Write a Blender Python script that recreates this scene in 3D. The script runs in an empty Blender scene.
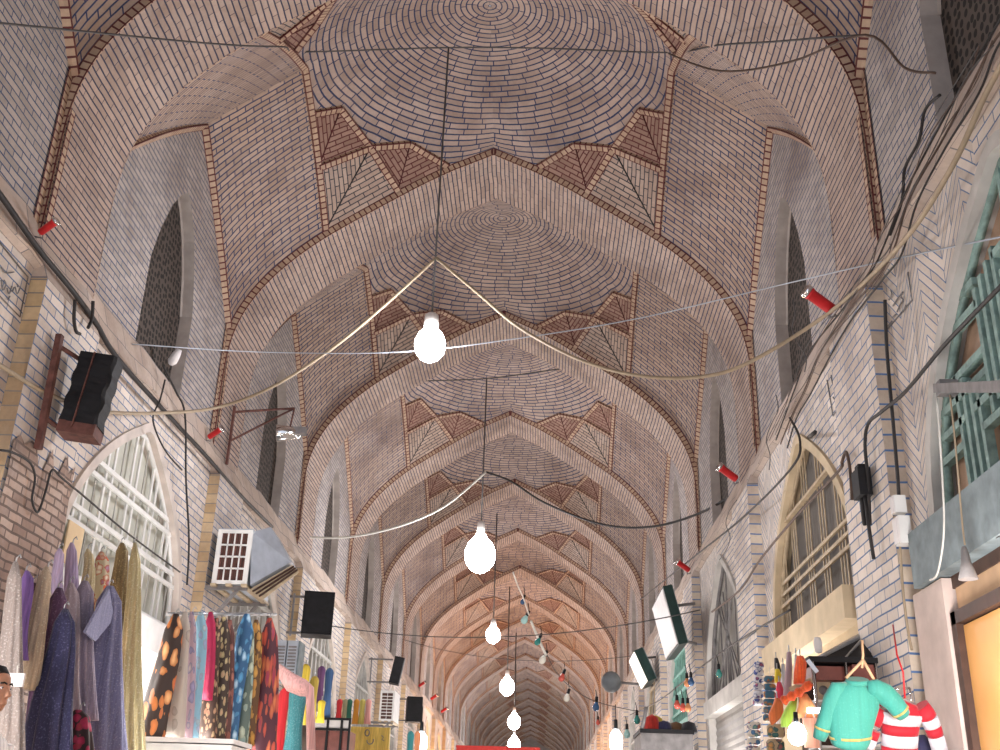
import bpy, math, random
from mathutils import Vector as V, Matrix
C = bpy.context.scene.collection
PI = math.pi
rnd = random.Random(7)
E = 1.4                                   # eye height: all z below are metres above the eye, floor = -E
# ------------------------------------------------------------------ camera
F, PITCH, YAW, ROLL, XO = 1060.0, 0.4070, -0.0452, 0.0328, 0.783
L, Y0, T = 5.2544, 7.6557, 1.15           # bay length, front of first visible rib, rib thickness
_R0 = V((math.cos(YAW), -math.sin(YAW), 0)); _F0 = V((math.sin(YAW), math.cos(YAW), 0))
_FW = _F0*math.cos(PITCH) + V((0, 0, 1))*math.sin(PITCH)
_UP = -_F0*math.sin(PITCH) + V((0, 0, 1))*math.cos(PITCH)
_U = _R0*math.cos(ROLL) + _UP*math.sin(ROLL); _W = _UP*math.cos(ROLL) - _R0*math.sin(ROLL)
cam = bpy.data.objects.new('camera', bpy.data.cameras.new('camera')); C.objects.link(cam)
m = Matrix.Identity(4)
for i in range(3): m[i][0], m[i][1], m[i][2] = _U[i], _W[i], -_FW[i]
m[0][3], m[1][3], m[2][3] = XO, 0, E
cam.matrix_world = m
cam.data.sensor_width = 36; cam.data.lens = 36*F/1000; cam.data.clip_start = .05; cam.data.clip_end = 500
bpy.context.scene.camera = cam

def at(px, py, x=None, y=None, z=None):
    """the point of the place seen at photo pixel (px, py) on the plane x=, y= or z="""
    d = _FW + _U*((px-500)/F) + _W*((375-py)/F)
    ax, val = (0, x) if x is not None else (1, y) if y is not None else (2, z)
    o = V((XO, 0, 0)); t = (val-o[ax])/d[ax]
    return o + d*t

def mpp(p):                                # metres per photo pixel at a point
    return (p-V((XO, 0, 0))).dot(_FW)/F
VU, VW, VF = _U.copy(), _W.copy(), _FW.copy()
# ------------------------------------------------------------------ materials
def mat(name):
    mt = bpy.data.materials.new(name); mt.use_nodes = True
    nt = mt.node_tree; b = nt.nodes['Principled BSDF']
    return mt, nt, b
class N:
    def __init__(s, nt): s.nt = nt
    def m(s, op, a, b=None, c=None, clamp=False):
        n = s.nt.nodes.new('ShaderNodeMath'); n.operation = op; n.use_clamp = clamp
        for i, q in enumerate((a, b, c)):
            if q is None: continue
            if isinstance(q, (int, float)): n.inputs[i].default_value = q
            else: s.nt.links.new(q, n.inputs[i])
        return n.outputs[0]
    def mix(s, f, a, b, mode='MIX'):
        n = s.nt.nodes.new('ShaderNodeMix'); n.data_type = 'RGBA'; n.blend_type = mode
        for i, q in ((0, f), (6, a), (7, b)):
            if isinstance(q, (int, float)): n.inputs[i].default_value = q
            elif isinstance(q, tuple): n.inputs[i].default_value = (*q, 1)[:4]
            else: s.nt.links.new(q, n.inputs[i])
        return n.outputs[2]
    def new(s, t, **k):
        n = s.nt.nodes.new(t)
        for a, b in k.items(): setattr(n, a, b)
        return n
    def link(s, a, b): s.nt.links.new(a, b)
    def noise(s, vec, scale, detail=3, rough=.55):
        n = s.new('ShaderNodeTexNoise'); n.inputs['Scale'].default_value = scale
        n.inputs['Detail'].default_value = detail; n.inputs['Roughness'].default_value = rough
        if vec is not None: s.link(vec, n.inputs['Vector'])
        return n.outputs['Fac']
    def ramp(s, f, a, b):
        n = s.new('ShaderNodeMapRange'); n.inputs[1].default_value = a; n.inputs[2].default_value = b
        s.link(f, n.inputs[0]); return n.outputs[0]

def brick_mat(name, c1, c2, mortar, BL=.26, BH=.1, mb=.016, mh=.016, polar=False, dirt=(.17, .115, .085), pale=(.52, .48, .46), dfac=.6, pfac=.35, zig=False, mfac=.92, edge=False):
    mt, nt, b = mat(name); n = N(nt)
    uv = n.new('ShaderNodeUVMap'); uv.uv_map = 'UVMap'
    sp = n.new('ShaderNodeSeparateXYZ'); n.link(uv.outputs[0], sp.inputs[0])
    u, v = sp.outputs[0], sp.outputs[1]
    pos = n.new('ShaderNodeNewGeometry').outputs['Position']
    wob = n.m('MULTIPLY', n.m('SUBTRACT', n.noise(pos, 2.0, 2), .5), .03)
    v = n.m('ADD', v, wob)
    if zig:                                 # herringbone blocks: alternate columns rise and fall
        tri = n.m('PINGPONG', u, .45)
        v = n.m('ADD', v, n.m('MULTIPLY', tri, 1.0))
    vr = n.m('DIVIDE', v, BH); row = n.m('FLOOR', vr); fy = n.m('FRACT', vr)
    half = n.m('MULTIPLY', n.m('FLOORED_MODULO', row, 2), .5)
    if polar:
        cnt = n.m('MAXIMUM', n.m('ROUND', n.m('MULTIPLY', n.m('ADD', row, .5), 2*PI*BH/BL)), 5)
        rw = n.new('ShaderNodeTexWhiteNoise'); rw.noise_dimensions = '1D'; n.link(row, rw.inputs['W'])
        uu = n.m('ADD', n.m('MULTIPLY', u, cnt), n.m('ADD', half, n.m('MULTIPLY', rw.outputs['Value'], .45)))
    else:
        uu = n.m('ADD', n.m('DIVIDE', u, BL), half)
    fx = n.m('FRACT', uu); col = n.m('FLOOR', uu)
    mort = n.m('MAXIMUM', n.m('LESS_THAN', fy, mb/BH), n.m('LESS_THAN', fx, mh/BL))
    if edge: mort = n.m('MAXIMUM', n.m('LESS_THAN', fy, mb/BH), n.m('MAXIMUM', n.m('LESS_THAN', u, .14), n.m('GREATER_THAN', u, .86)))
    cv = n.new('ShaderNodeCombineXYZ'); n.link(col, cv.inputs[0]); n.link(row, cv.inputs[1])
    wn = n.new('ShaderNodeTexWhiteNoise'); wn.noise_dimensions = '2D'; n.link(cv.outputs[0], wn.inputs['Vector'])
    c = n.mix(wn.outputs['Value'], tuple(q*1.04 for q in c1), tuple(q*.93 for q in c2))
    c = n.mix(n.m('MULTIPLY', n.ramp(n.noise(pos, .55, 5, .6), .5, .68), dfac), c, dirt)
    c = n.mix(n.m('MULTIPLY', n.ramp(n.noise(pos, 1.7, 6, .65), .48, .7), pfac), c, pale)
    c = n.mix(.35, c, n.mix(n.noise(pos, 28, 3), (.25, .2, .17), (.75, .66, .58)), 'OVERLAY')
    fade = n.ramp(n.noise(pos, 2.3, 4), .2, .5)
    c = n.mix(n.m('MULTIPLY', mort, n.m('MULTIPLY_ADD', fade, .2, mfac-.15)), c, mortar)
    n.link(c, b.inputs['Base Color']); b.inputs['Roughness'].default_value = .85
    bp = n.new('ShaderNodeBump'); bp.inputs['Strength'].default_value = .35; bp.inputs['Distance'].default_value = .012
    h = n.m('SUBTRACT', n.m('MULTIPLY', n.noise(pos, 30, 3), .5), mort)
    n.link(h, bp.inputs['Height']); n.link(bp.outputs[0], b.inputs['Normal'])
    return mt
BLUE = (.014, .030, .095); RED = (.095, .014, .016); DARK = (.03, .032, .045)
M = {}
M['vault'] = brick_mat('vault_brick', (.445, .345, .275), (.345, .26, .205), BLUE, .25, .074, mb=.018, mh=.015)
M['dome'] = brick_mat('dome_brick', (.465, .375, .325), (.36, .285, .245), BLUE, .24, .070, polar=True, mb=.0165, mh=.014)
M['soffit'] = brick_mat('rib_soffit_brick', (.475, .38, .325), (.39, .305, .257), (.025, .030, .07), .30, .070, mb=.017, mh=.007)
M['header'] = brick_mat('red_edge_header_brick', (.50, .38, .275), (.42, .30, .215), RED, 1.0, .085, mb=.020, mh=.0, dfac=.3, pfac=.2, edge=True)
M['squinch'] = brick_mat('squinch_red_brick', (.37, .25, .20), (.28, .18, .14), RED, .22, .068, mb=.017, mh=.015, dfac=.3, pfac=.1)
M['squinch2'] = brick_mat('squinch_pale_brick', (.48, .385, .32), (.40, .31, .26), DARK, .24, .07, mb=.016, mh=.014, dfac=.3)
M['upper'] = brick_mat('upper_wall_brick', (.47, .435, .41), (.38, .35, .325), (.035, .068, .16), .245, .072, mb=.014, mh=.010, pfac=.5)
M['lower'] = brick_mat('lower_wall_brick', (.75, .685, .63), (.60, .545, .495), (.08, .15, .29), .25, .088, mb=.013, mh=.010, pfac=.4, pale=(.72, .68, .63), dirt=(.30, .25, .22))
M['herring'] = brick_mat('herringbone_wall_brick', (.75, .685, .63), (.60, .545, .495), (.11, .19, .34), .45, .09, mb=.013, mh=.010, pfac=.4, pale=(.72, .68, .63), zig=True)
M['quoin'] = brick_mat('quoin_brick', (.64, .57, .48), (.54, .47, .39), (.07, .16, .36), 1.0, .125, mb=.016, mh=0, pfac=.3)
M['quoin_y'] = brick_mat('yellowed_quoin_brick', (.56, .44, .28), (.50, .37, .21), (.2, .18, .16), 1.0, .125, mb=.012, mh=0, pfac=.2)
M['ledge'] = brick_mat('ledge_brick', (.56, .48, .42), (.44, .37, .32), (.17, .16, .17), .5, .26, mb=.014, mh=.014, pfac=.5)

def plain(name, col, rough=.6, var=.15, scale=6, metal=0, spec=.3, emit=None):
    mt, nt, b = mat(name); n = N(nt)
    pos = n.new('ShaderNodeNewGeometry').outputs['Position']
    dk = tuple(c*(1-var*1.6) for c in col); lt = tuple(min(1, c*(1+var)) for c in col)
    n.link(n.mix(n.ramp(n.noise(pos, scale, 4), .3, .7), dk, lt), b.inputs['Base Color'])
    b.inputs['Roughness'].default_value = rough; b.inputs['Metallic'].default_value = metal
    b.inputs['Specular IOR Level'].default_value = spec
    if emit:
        b.inputs['Emission Color'].default_value = (*emit[0], 1); b.inputs['Emission Strength'].default_value = emit[1]
    return mt
def cloth(name, col, sparkle=None, sfac=.5, var=.25, rough=.75, metal=0):
    mt, nt, b = mat(name); n = N(nt)
    pos = n.new('ShaderNodeNewGeometry').outputs['Position']
    sc = n.new('ShaderNodeMapping'); sc.inputs['Scale'].default_value = (22, 22, .7); n.link(pos, sc.inputs[0])
    c = n.mix(n.ramp(n.noise(sc.outputs[0], 2.2, 3), .3, .7), tuple(q*(1-var) for q in col), tuple(min(1, q*(1+var)) for q in col))
    if sparkle:
        f = n.m('MULTIPLY', n.ramp(n.noise(pos, 75, 2, .7), .56, .7), sfac)
        c = n.mix(f, c, sparkle)
    n.link(c, b.inputs['Base Color']); b.inputs['Roughness'].default_value = rough; b.inputs['Metallic'].default_value = metal
    b.inputs['Sheen Weight'].default_value = .2
    return mt
def printed(name, ground, spots, scale=9, size=.42, rough=.6, stretch=1.0):
    mt, nt, b = mat(name); n = N(nt)
    pos = n.new('ShaderNodeNewGeometry').outputs['Position']
    mp = n.new('ShaderNodeMapping'); mp.inputs['Scale'].default_value = (1, 1, stretch); n.link(pos, mp.inputs[0])
    vo = n.new('ShaderNodeTexVoronoi'); vo.inputs['Scale'].default_value = scale; vo.inputs['Randomness'].default_value = .8
    nz = n.new('ShaderNodeTexNoise'); nz.inputs['Scale'].default_value = scale*1.3; n.link(mp.outputs[0], nz.inputs['Vector'])
    va = n.new('ShaderNodeVectorMath'); va.operation = 'MULTIPLY_ADD'; n.link(nz.outputs['Color'], va.inputs[0]); va.inputs[1].default_value = (.55/scale,)*3; n.link(mp.outputs[0], va.inputs[2])
    n.link(va.outputs[0], vo.inputs['Vector'])
    f = n.m('LESS_THAN', vo.outputs['Distance'], size)
    sep = n.new('ShaderNodeSeparateColor'); n.link(vo.outputs['Color'], sep.inputs[0])
    c = spots[0]
    for i, s in enumerate(spots[1:], 1):
        c = n.mix(n.m('GREATER_THAN', sep.outputs[0], i/len(spots)), c, s)
    c = n.mix(n.ramp(vo.outputs['Distance'], size*.3, size), c, tuple(q*.6 for q in spots[0]))
    n.link(n.mix(f, ground, c), b.inputs['Base Color']); b.inputs['Roughness'].default_value = rough
    return mt
def emis(name, col, st):
    mt, nt, b = mat(name); b.inputs['Base Color'].default_value = (*col, 1)
    b.inputs['Emission Color'].default_value = (*col, 1); b.inputs['Emission Strength'].default_value = st
    return mt
def screen_mat():
    mt, nt, b = mat('perforated_brick_screen'); n = N(nt)
    uv = n.new('ShaderNodeUVMap'); uv.uv_map = 'UVMap'
    vo = n.new('ShaderNodeTexVoronoi'); vo.inputs['Scale'].default_value = 12; vo.inputs['Randomness'].default_value = .45
    vo.voronoi_dimensions = '2D'; n.link(uv.outputs[0], vo.inputs['Vector'])
    f = n.m('LESS_THAN', vo.outputs['Distance'], .36)
    n.link(n.mix(f, (.085, .066, .055), (.012, .010, .009)), b.inputs['Base Color']); b.inputs['Roughness'].default_value = .9  # shade of the openings painted as dark spots, the face is solid
    return mt
M['screen'] = screen_mat()
M['plaster'] = plain('grey_plaster', (.54, .52, .49), .9, .14, 3)
M['cream_plaster'] = plain('cream_plaster', (.58, .47, .32), .85, .12, 3)
M['rim'] = plain('pale_rim_plaster', (.62, .55, .50), .9, .1, 4)
M['reveal'] = plain('window_reveal_plaster', (.42, .37, .335), .9, .12, 5)
M['pinkplaster'] = plain('pink_plaster', (.60, .49, .44), .85, .1, 4)
M['ochre'] = plain('ochre_plaster', (.55, .36, .22), .85, .2, 2)
M['rough'] = brick_mat('rough_brickwork', (.50, .39, .33), (.32, .23, .19), (.14, .10, .085), .23, .075, mb=.02, mh=.02, dirt=(.12, .08, .065), dfac=.8, pfac=.5)
M['floor'] = plain('stone_floor', (.42, .37, .33), .7, .2, 2)
M['white'] = plain('white_paint', (.78, .78, .76), .5, .06, 5)
M['wall_white'] = plain('white_shop_wall', (.85, .83, .80), .7, .04, 2)
M['black'] = plain('black_plastic', (.014, .014, .016), .6, .2, 9, spec=.2)
M['cable'] = plain('black_cable', (.03, .027, .027), .6, .2, 9)
M['brown_cable'] = plain('brown_cable', (.10, .065, .05), .6, .2, 9)
M['beige_cable'] = plain('beige_cable', (.36, .285, .195), .6, .1, 9)
M['white_cable'] = plain('white_cable', (.70, .69, .64), .5, .1, 9)
M['wire'] = plain('thin_wire', (.09, .085, .085), .6, .2, 9)
M['rust'] = plain('rusty_brown_metal', (.13, .055, .045), .7, .3, 12)
M['steel'] = plain('steel', (.45, .46, .48), .35, .1, 8, metal=.8)
M['galv'] = plain('galvanised_sheet', (.40, .44, .50), .5, .12, 4, metal=.2)
M['iron'] = plain('grey_iron', (.20, .19, .19), .6, .2, 8)
M['greenpaint'] = plain('sage_green_paint', (.24, .36, .33), .6, .22, 14)
M['greydoor'] = plain('grey_blue_timber', (.20, .245, .26), .7, .2, 6)
M['tealpaint'] = plain('teal_paint', (.20, .42, .36), .6, .2, 10)
M['tanpaint'] = plain('tan_paint', (.47, .37, .245), .6, .15, 9)
M['greypaint'] = plain('pale_grey_paint', (.47, .46, .43), .6, .12, 6)
M['tanboard'] = plain('tan_board', (.46, .31, .22), .7, .12, 2)
M['grey_pane'] = plain('dusty_grey_pane', (.185, .17, .155), .85, .12, 2, spec=.15)
M['pale_pane'] = plain('pale_green_pane', (.55, .55, .48), .6, .12, 2, spec=.3)
M['dull_pane'] = plain('dull_board_pane', (.40, .385, .36), .9, .12, 3, spec=.1)
M['paper'] = plain('cream_paper', (.72, .55, .34), .8, .05, 5)
M['plywood'] = plain('varnished_plywood', (.66, .34, .115), .45, .09, 1.5)
M['darkwood'] = plain('dark_brown_wood', (.07, .038, .028), .55, .2, 8)
M['redwood'] = plain('mahogany_wood', (.23, .075, .06), .4, .2, 7)
M['shutter'] = plain('roller_shutter_metal', (.27, .255, .24), .55, .08, 4, metal=.2)
M['red'] = plain('red_gel', (.62, .03, .035), .4, .1, 9)
M['chrome'] = plain('chrome', (.75, .75, .75), .15, .05, 9, metal=1)
M['ceramic'] = plain('white_ceramic', (.70, .67, .66), .4, .05, 9)
M['bulb'] = emis('lit_bulb', (1.0, .985, .97), 45)
M['bulbshop'] = emis('lit_shop_bulb', (.94, .98, 1.0), 7)
M['tube'] = emis('lit_tube', (.97, .98, 1.0), 4)
# ------------------------------------------------------------------ mesh builder
class MB:
    def __init__(s): s.v, s.f, s.uv, s.mi, s.sm, s.mats = [], [], [], [], [], []
    def mat(s, mt):
        if mt not in s.mats: s.mats.append(mt)
        return s.mats.index(mt)
    def face(s, pts, mt, uvs=None, smooth=False):
        i = len(s.v); s.v += [tuple(p) for p in pts]; s.f.append(tuple(range(i, i+len(pts))))
        s.uv += list(uvs) if uvs else [(0, 0)]*len(pts); s.mi.append(s.mat(mt)); s.sm.append(smooth)
    def grid(s, rows, mt, uvf=None, closed=False, smooth=True):
        """rows: list of lists of points; uvf(i,j)->uv"""
        base = len(s.v); nr, nc = len(rows), len(rows[0])
        for r in rows: s.v += [tuple(p) for p in r]
        k = s.mat(mt)
        for i in range(nr-1):
            for j in range(nc if closed else nc-1):
                j2 = (j+1) % nc
                s.f.append((base+i*nc+j, base+i*nc+j2, base+(i+1)*nc+j2, base+(i+1)*nc+j))
                if uvf: s.uv += [uvf(i, j), uvf(i, j+1), uvf(i+1, j+1), uvf(i+1, j)]
                else: s.uv += [(0, 0)]*4
                s.mi.append(k); s.sm.append(smooth)
        return base
    def box(s, c, h, mt, R=None):
        """centre, half sizes, optional 3x3 axes"""
        c = V(c); R = R or Matrix.Identity(3)
        P = [c + R @ V((sx*h[0], sy*h[1], sz*h[2])) for sx in (-1, 1) for sy in (-1, 1) for sz in (-1, 1)]
        dims = (h[0]*2, h[1]*2, h[2]*2)
        for q, (a, b) in (((0, 1, 3, 2), (2, 1)), ((4, 6, 7, 5), (1, 2)), ((0, 4, 5, 1), (0, 2)), ((2, 3, 7, 6), (2, 0)), ((0, 2, 6, 4), (1, 0)), ((1, 5, 7, 3), (0, 1))):
            s.face([P[i] for i in q], mt, [(0, 0), (dims[a], 0), (dims[a], dims[b]), (0, dims[b])])
    def bar(s, a, b, w, d, mt, up=(0, 0, 1)):
        a, b = V(a), V(b); t = (b-a); ln = t.length; t.normalize(); u = V(up)
        if abs(t.dot(u)) > .95: u = V((1, 0, 0))
        x = t.cross(u).normalized(); y = x.cross(t)
        R = Matrix((x, t, y)).transposed()
        s.box((a+b)/2, (w/2, ln/2, d/2), mt, R)
    def tube(s, pts, r, mt, seg=6, cap=True):
        pts = [V(p) for p in pts]; rows = []; n = len(pts)
        rr = r if isinstance(r, (list, tuple)) else [r]*n
        ref = None
        for i, p in enumerate(pts):
            t = (pts[min(i+1, n-1)]-pts[max(i-1, 0)])
            if t.length < 1e-9: t = V((0, 0, 1))
            t.normalize()
            if ref is None: ref = t.orthogonal().normalized()
            x = (ref - t*ref.dot(t)); x = x.normalized() if x.length > 1e-6 else t.orthogonal().normalized()
            ref = x; y = t.cross(x)
            rows.append([p + (x*math.cos(2*PI*j/seg) + y*math.sin(2*PI*j/seg))*rr[i] for j in range(seg)])
        b = s.grid(rows, mt, closed=True)
        if cap:
            for q in (list(range(b, b+seg))[::-1], list(range(b+(n-1)*seg, b+n*seg))):
                s.f.append(tuple(q)); s.uv += [(0, 0)]*seg; s.mi.append(s.mat(mt)); s.sm.append(False)
    def lathe(s, prof, c, mt, axis=(0, 0, 1), seg=16):
        """prof: (radius, height along axis)"""
        ax = V(axis).normalized(); x = ax.orthogonal().normalized(); y = ax.cross(x); c = V(c)
        rows = [[c + ax*h + (x*math.cos(2*PI*j/seg)+y*math.sin(2*PI*j/seg))*max(r, 1e-4) for j in range(seg)] for r, h in prof]
        s.grid(rows, mt, closed=True)
    def loft(s, secs, mt, seg=20, fold=0, nf=5, ph=0, cap=True):
        """secs: (centre, half-width vector, half-depth vector); fold: depth of pleats"""
        rows = []
        for k, (c, w, d) in enumerate(secs):
            row = []
            for j in range(seg):
                a = 2*PI*j/seg
                q = 1 + (fold if not isinstance(fold, (list, tuple)) else fold[k])*math.sin(nf*a+ph+.25*k)
                row.append(V(c) + V(w)*math.cos(a)*q + V(d)*math.sin(a)*q)
            rows.append(row)
        b = s.grid(rows, mt, closed=True, uvf=lambda i, j: (j/seg, i/len(rows)))
        if cap:
            n = len(rows)
            for q in (list(range(b, b+seg))[::-1], list(range(b+(n-1)*seg, b+n*seg))):
                s.f.append(tuple(q)); s.uv += [(0, 0)]*seg; s.mi.append(s.mat(mt)); s.sm.append(False)
    def build(s, name, parent=None, origin=None):
        """origin (eye-based) becomes the object's location; parts take their thing's"""
        if parent is not None: o0 = V(parent['_o'])
        else: o0 = V(origin) if origin is not None else V((0, 0, -E))
        me = bpy.data.meshes.new(name)
        me.from_pydata([tuple(V(p)-o0) for p in s.v], [], s.f)
        uvl = me.uv_layers.new(name='UVMap')
        uvl.data.foreach_set('uv', [q for t in s.uv for q in t])
        for mt in s.mats: me.materials.append(mt)
        me.polygons.foreach_set('material_index', s.mi); me.polygons.foreach_set('use_smooth', s.sm)
        me.update()
        o = bpy.data.objects.new(name, me); C.objects.link(o)
        o['_o'] = tuple(o0)
        if parent is not None: o.parent = parent
        else: o.location = o0 + V((0, 0, E))
        return o
def struct(o): o['kind'] = 'structure'; return o
def tag(o, label, cat, group=None):
    o['label'] = label; o['category'] = cat
    if group: o['group'] = group
    return o
def thing(name, label, cat, loc, group=None):
    o = bpy.data.objects.new(name, None); C.objects.link(o); o.empty_display_size = .1
    o.location = V(loc)+V((0, 0, E)); o['_o'] = tuple(loc); return tag(o, label, cat, group)
def dup(root, loc, label=None, group=None):
    r = root.copy(); C.objects.link(r); r.location = V(loc)+V((0, 0, E)); r['_o'] = tuple(loc)
    if label: r['label'] = label
    if group: r['group'] = group
    for ch in list(root.children):
        c = ch.copy(); C.objects.link(c); c.parent = r
        for g in ch.children:
            d = g.copy(); C.objects.link(d); d.parent = c
    return r
def crom(P, n=8):
    P = [V(p) for p in P]; out = []
    for i in range(len(P)-1):
        a, b, c, d = P[max(i-1, 0)], P[i], P[i+1], P[min(i+2, len(P)-1)]
        for k in range(n):
            t = k/n
            out.append(.5*((2*b)+(c-a)*t+(2*a-5*b+4*c-d)*t*t+(3*b-a-3*c+d)*t**3))
    out.append(P[-1]); return out
def sag(a, b, dz, n=14):
    a, b = V(a), V(b)
    return [a.lerp(b, i/n) - V((0, 0, dz*4*(i/n)*(1-i/n))) for i in range(n+1)]
def lerp(a, b, t): return a+(b-a)*t
# ------------------------------------------------------------------ the vaulted bay (built once, repeated along the street)
XI, XW, XP = 2.35, 3.55, 3.5
MID, HALF = (T+L)/2, (L-T)/2
ARCH = [(0, 9.06), (.30, 8.915), (.61, 8.765), (1.0, 8.54), (1.355, 8.31), (1.85, 7.98), (2.33, 7.64), (2.66, 7.36), (2.96, 7.05), (3.2, 6.72), (3.37, 6.38), (3.47, 6.0), (3.505, 5.5), (3.5, 4.67)]
half = [(p.x, p.y) for p in crom([(x, z, 0) for x, z in ARCH], 4)]
def offset(pl, d):
    out = []
    for i, p in enumerate(pl):
        a, b = pl[max(i-1, 0)], pl[min(i+1, len(pl)-1)]
        t = V((b[0]-a[0], b[1]-a[1])).normalized(); nx, nz = -t.y, t.x
        if i == 0: out.append((0, p[1]+d*1.1)); continue
        out.append((p[0]+nx*d, p[1]+nz*d))
    return out
extr = offset(half, .11)
def at_x(pl, x):
    for a, b in zip(pl, pl[1:]):
        if a[0] <= x <= b[0] and b[0] > a[0]: return a[1]+(b[1]-a[1])*(x-a[0])/(b[0]-a[0])
    return pl[-1][1]
def sub_poly(pl, x0, x1, n):
    pts = [(x0, at_x(pl, x0))]
    for p in pl:
        if p[0] > x0+1e-6:
            if p[0] >= x1: break
            pts.append(p)
    pts.append((x1, at_x(pl, x1)))
    ln = [0]
    for a, b in zip(pts, pts[1:]): ln.append(ln[-1]+math.hypot(b[0]-a[0], b[1]-a[1]))
    out = []
    for i in range(n+1):
        t = ln[-1]*i/n; j = 0
        while j < len(ln)-2 and ln[j+1] < t: j += 1
        q = (t-ln[j])/max(1e-9, ln[j+1]-ln[j]); out.append((lerp(pts[j][0], pts[j+1][0], q), lerp(pts[j][1], pts[j+1][1], q)))
    return out
NS, NT = 12, 14
EP = sub_poly(extr, XI, XW, NS)
ZC0, ZC1 = 8.93, 8.02
def vpt(s, t):
    """side vault: s 0 (dome edge)..1 (window wall), t 0 (rib edge)..1 (crown); gives x, z and distance from the rib"""
    i = min(int(s*NS), NS-1); q = s*NS-i
    ex, ez = lerp(EP[i][0], EP[i+1][0], q), lerp(EP[i][1], EP[i+1][1], q)
    cx, cz = lerp(XI, XW, s), lerp(ZC0, ZC1, s)
    tt = t
    return lerp(ex, cx, t), lerp(ez, cz, tt)+.09*math.sin(PI*t)*(1-.3*s), t*HALF
def tent(s, dy):
    return vpt(s, 1-abs(dy)/HALF)[1]
M['crease'] = plain('dark_red_mortar', (.09, .02, .02), .8, .1, 9)
mb = MB()
prof = [(-x, z) for x, z in half[::-1]] + half[1:]
prof = [(-XP, 4.3)] + prof + [(XP, 4.3)]
ln = [0]
for a, b in zip(prof, prof[1:]): ln.append(ln[-1]+math.hypot(b[0]-a[0], b[1]-a[1]))
mb.grid([[(x, 0, z) for x, z in prof], [(x, T, z) for x, z in prof]], M['soffit'], lambda i, j: (i*T+.06, ln[j]))
EO = extr+[(XP+.11, 4.3)]; HO = half+[(XP, 4.3)]
for y in (-.012, T+.012):
    for sg in (-1, 1):
        l2 = [0]
        for a, b in zip(HO, HO[1:]): l2.append(l2[-1]+math.hypot(b[0]-a[0], b[1]-a[1]))
        mb.grid([[(sg*x, y, z) for x, z in HO], [(sg*x, y, z) for x, z in EO]], M['header'], lambda i, j: (i, l2[j]))
mb.grid([[(x, -.012, z) for x, z in prof], [(x, 0, z) for x, z in prof]], M['header'], lambda i, j: (.5, ln[j]))
mb.grid([[(x, T, z) for x, z in prof], [(x, T+.012, z) for x, z in prof]], M['header'], lambda i, j: (.5, ln[j]))
for sg in (-1, 1):
    for far in (0, 1):
        rows = []
        for it in range(NT+1):
            r = []
            for js in range(NS+1):
                x, z, d = vpt(js/NS, it/NT); r.append((sg*x, L-d if far else T+d, z))
            rows.append(r)
        mb.grid(rows, M['vault'], lambda i, j: (j/NS*1.62+.05*far, i/NT*2.5))
# dome over its zigzag edge, quadrant by quadrant
def quadrant():
    B = []
    ez = lambda x: at_x(extr, x)
    for i in range(9): x = .66*i/8; B.append((x, HALF, ez(x)))
    key = [(.66, HALF, ez(.66)), (1.17, 1.64, 8.95), (1.70, 1.47, 8.77), (2.03, .84, 8.95), (XI, .60, tent(0, .60)+.02)]
    for a, b in zip(key, key[1:]):
        for k in range(1, 6): B.append(tuple(lerp(a[i], b[i], k/5) for i in range(3)))
    for k in range(1, 9): d = .60*(1-k/8); B.append((XI, d, tent(0, d)))
    return B, key
QB, KEY = quadrant()
loop = [(x, y, z) for x, y, z in QB] + [(x, -y, z) for x, y, z in QB[::-1][1:]] + [(-x, -y, z) for x, y, z in QB[1:]] + [(-x, y, z) for x, y, z in QB[::-1][1:-1]]
ZA, NR = 9.97, 18
rows = []
for i in range(NR+1):
    s = max(.004, i/NR)
    r_ = []
    for x, y, z in loop:
        rn = math.hypot(x/XI, y/HALF); q = s**7                      # inner rings round, outer ones follow the zigzag edge
        k = lerp(1.0/rn, 1.0, q)
        r_.append((x*s*k, MID+y*s*k, ZA-(ZA-lerp(8.86, z, s**6))*s**2.0))
    rows.append(r_)
th = [math.atan2(y/HALF, x/XI)/(2*PI) for x, y, z in loop]
for i in range(1, len(th)):
    while th[i] > th[i-1]+.5: th[i] -= 1
    while th[i] < th[i-1]-.5: th[i] += 1
th.append(th[0]-1 if th[-1] < th[0] else th[0]+1)
rr = [math.hypot(x/XI, y/HALF)*2.2 for x, y, z in loop]; rr.append(rr[0])
mb.grid(rows, M['dome'], lambda i, j: (th[j], lerp(2.2, rr[j], (i/NR)**7)*max(.004, i/NR)), closed=True)
def rib(pts, target, w, th_=.03, mt='header', v0=0):
    """a raised course of header bricks along pts, its face turned towards target"""
    pts = [V(p) for p in pts]; A, Bq, Cq, D, v, vs = [], [], [], [], v0, []
    for i, p in enumerate(pts):
        t = (pts[min(i+1, len(pts)-1)]-pts[max(i-1, 0)]).normalized()
        n_ = (V(target)-p).normalized(); n_ = (n_-t*n_.dot(t)).normalized(); s = t.cross(n_)
        A.append(p+s*w/2-n_*.02); Bq.append(p+s*w/2+n_*th_); Cq.append(p-s*w/2+n_*th_); D.append(p-s*w/2-n_*.02)
        if i: v += (p-pts[i-1]).length
        vs.append(v)
    mb.grid([A, Bq, Cq, D], M[mt], lambda i, j: ((.5, 0, 1, .5)[i], vs[j]), smooth=False)
def tri(p, q, r, mt):
    """courses parallel to p-q"""
    p, q, r = V(p), V(q), V(r); e = (q-p).normalized(); w = r-p; h = w-e*w.dot(e)
    mb.face([p, q, r], M[mt], [(0, 0), ((q-p).length, 0), (w.dot(e), h.length)])
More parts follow.
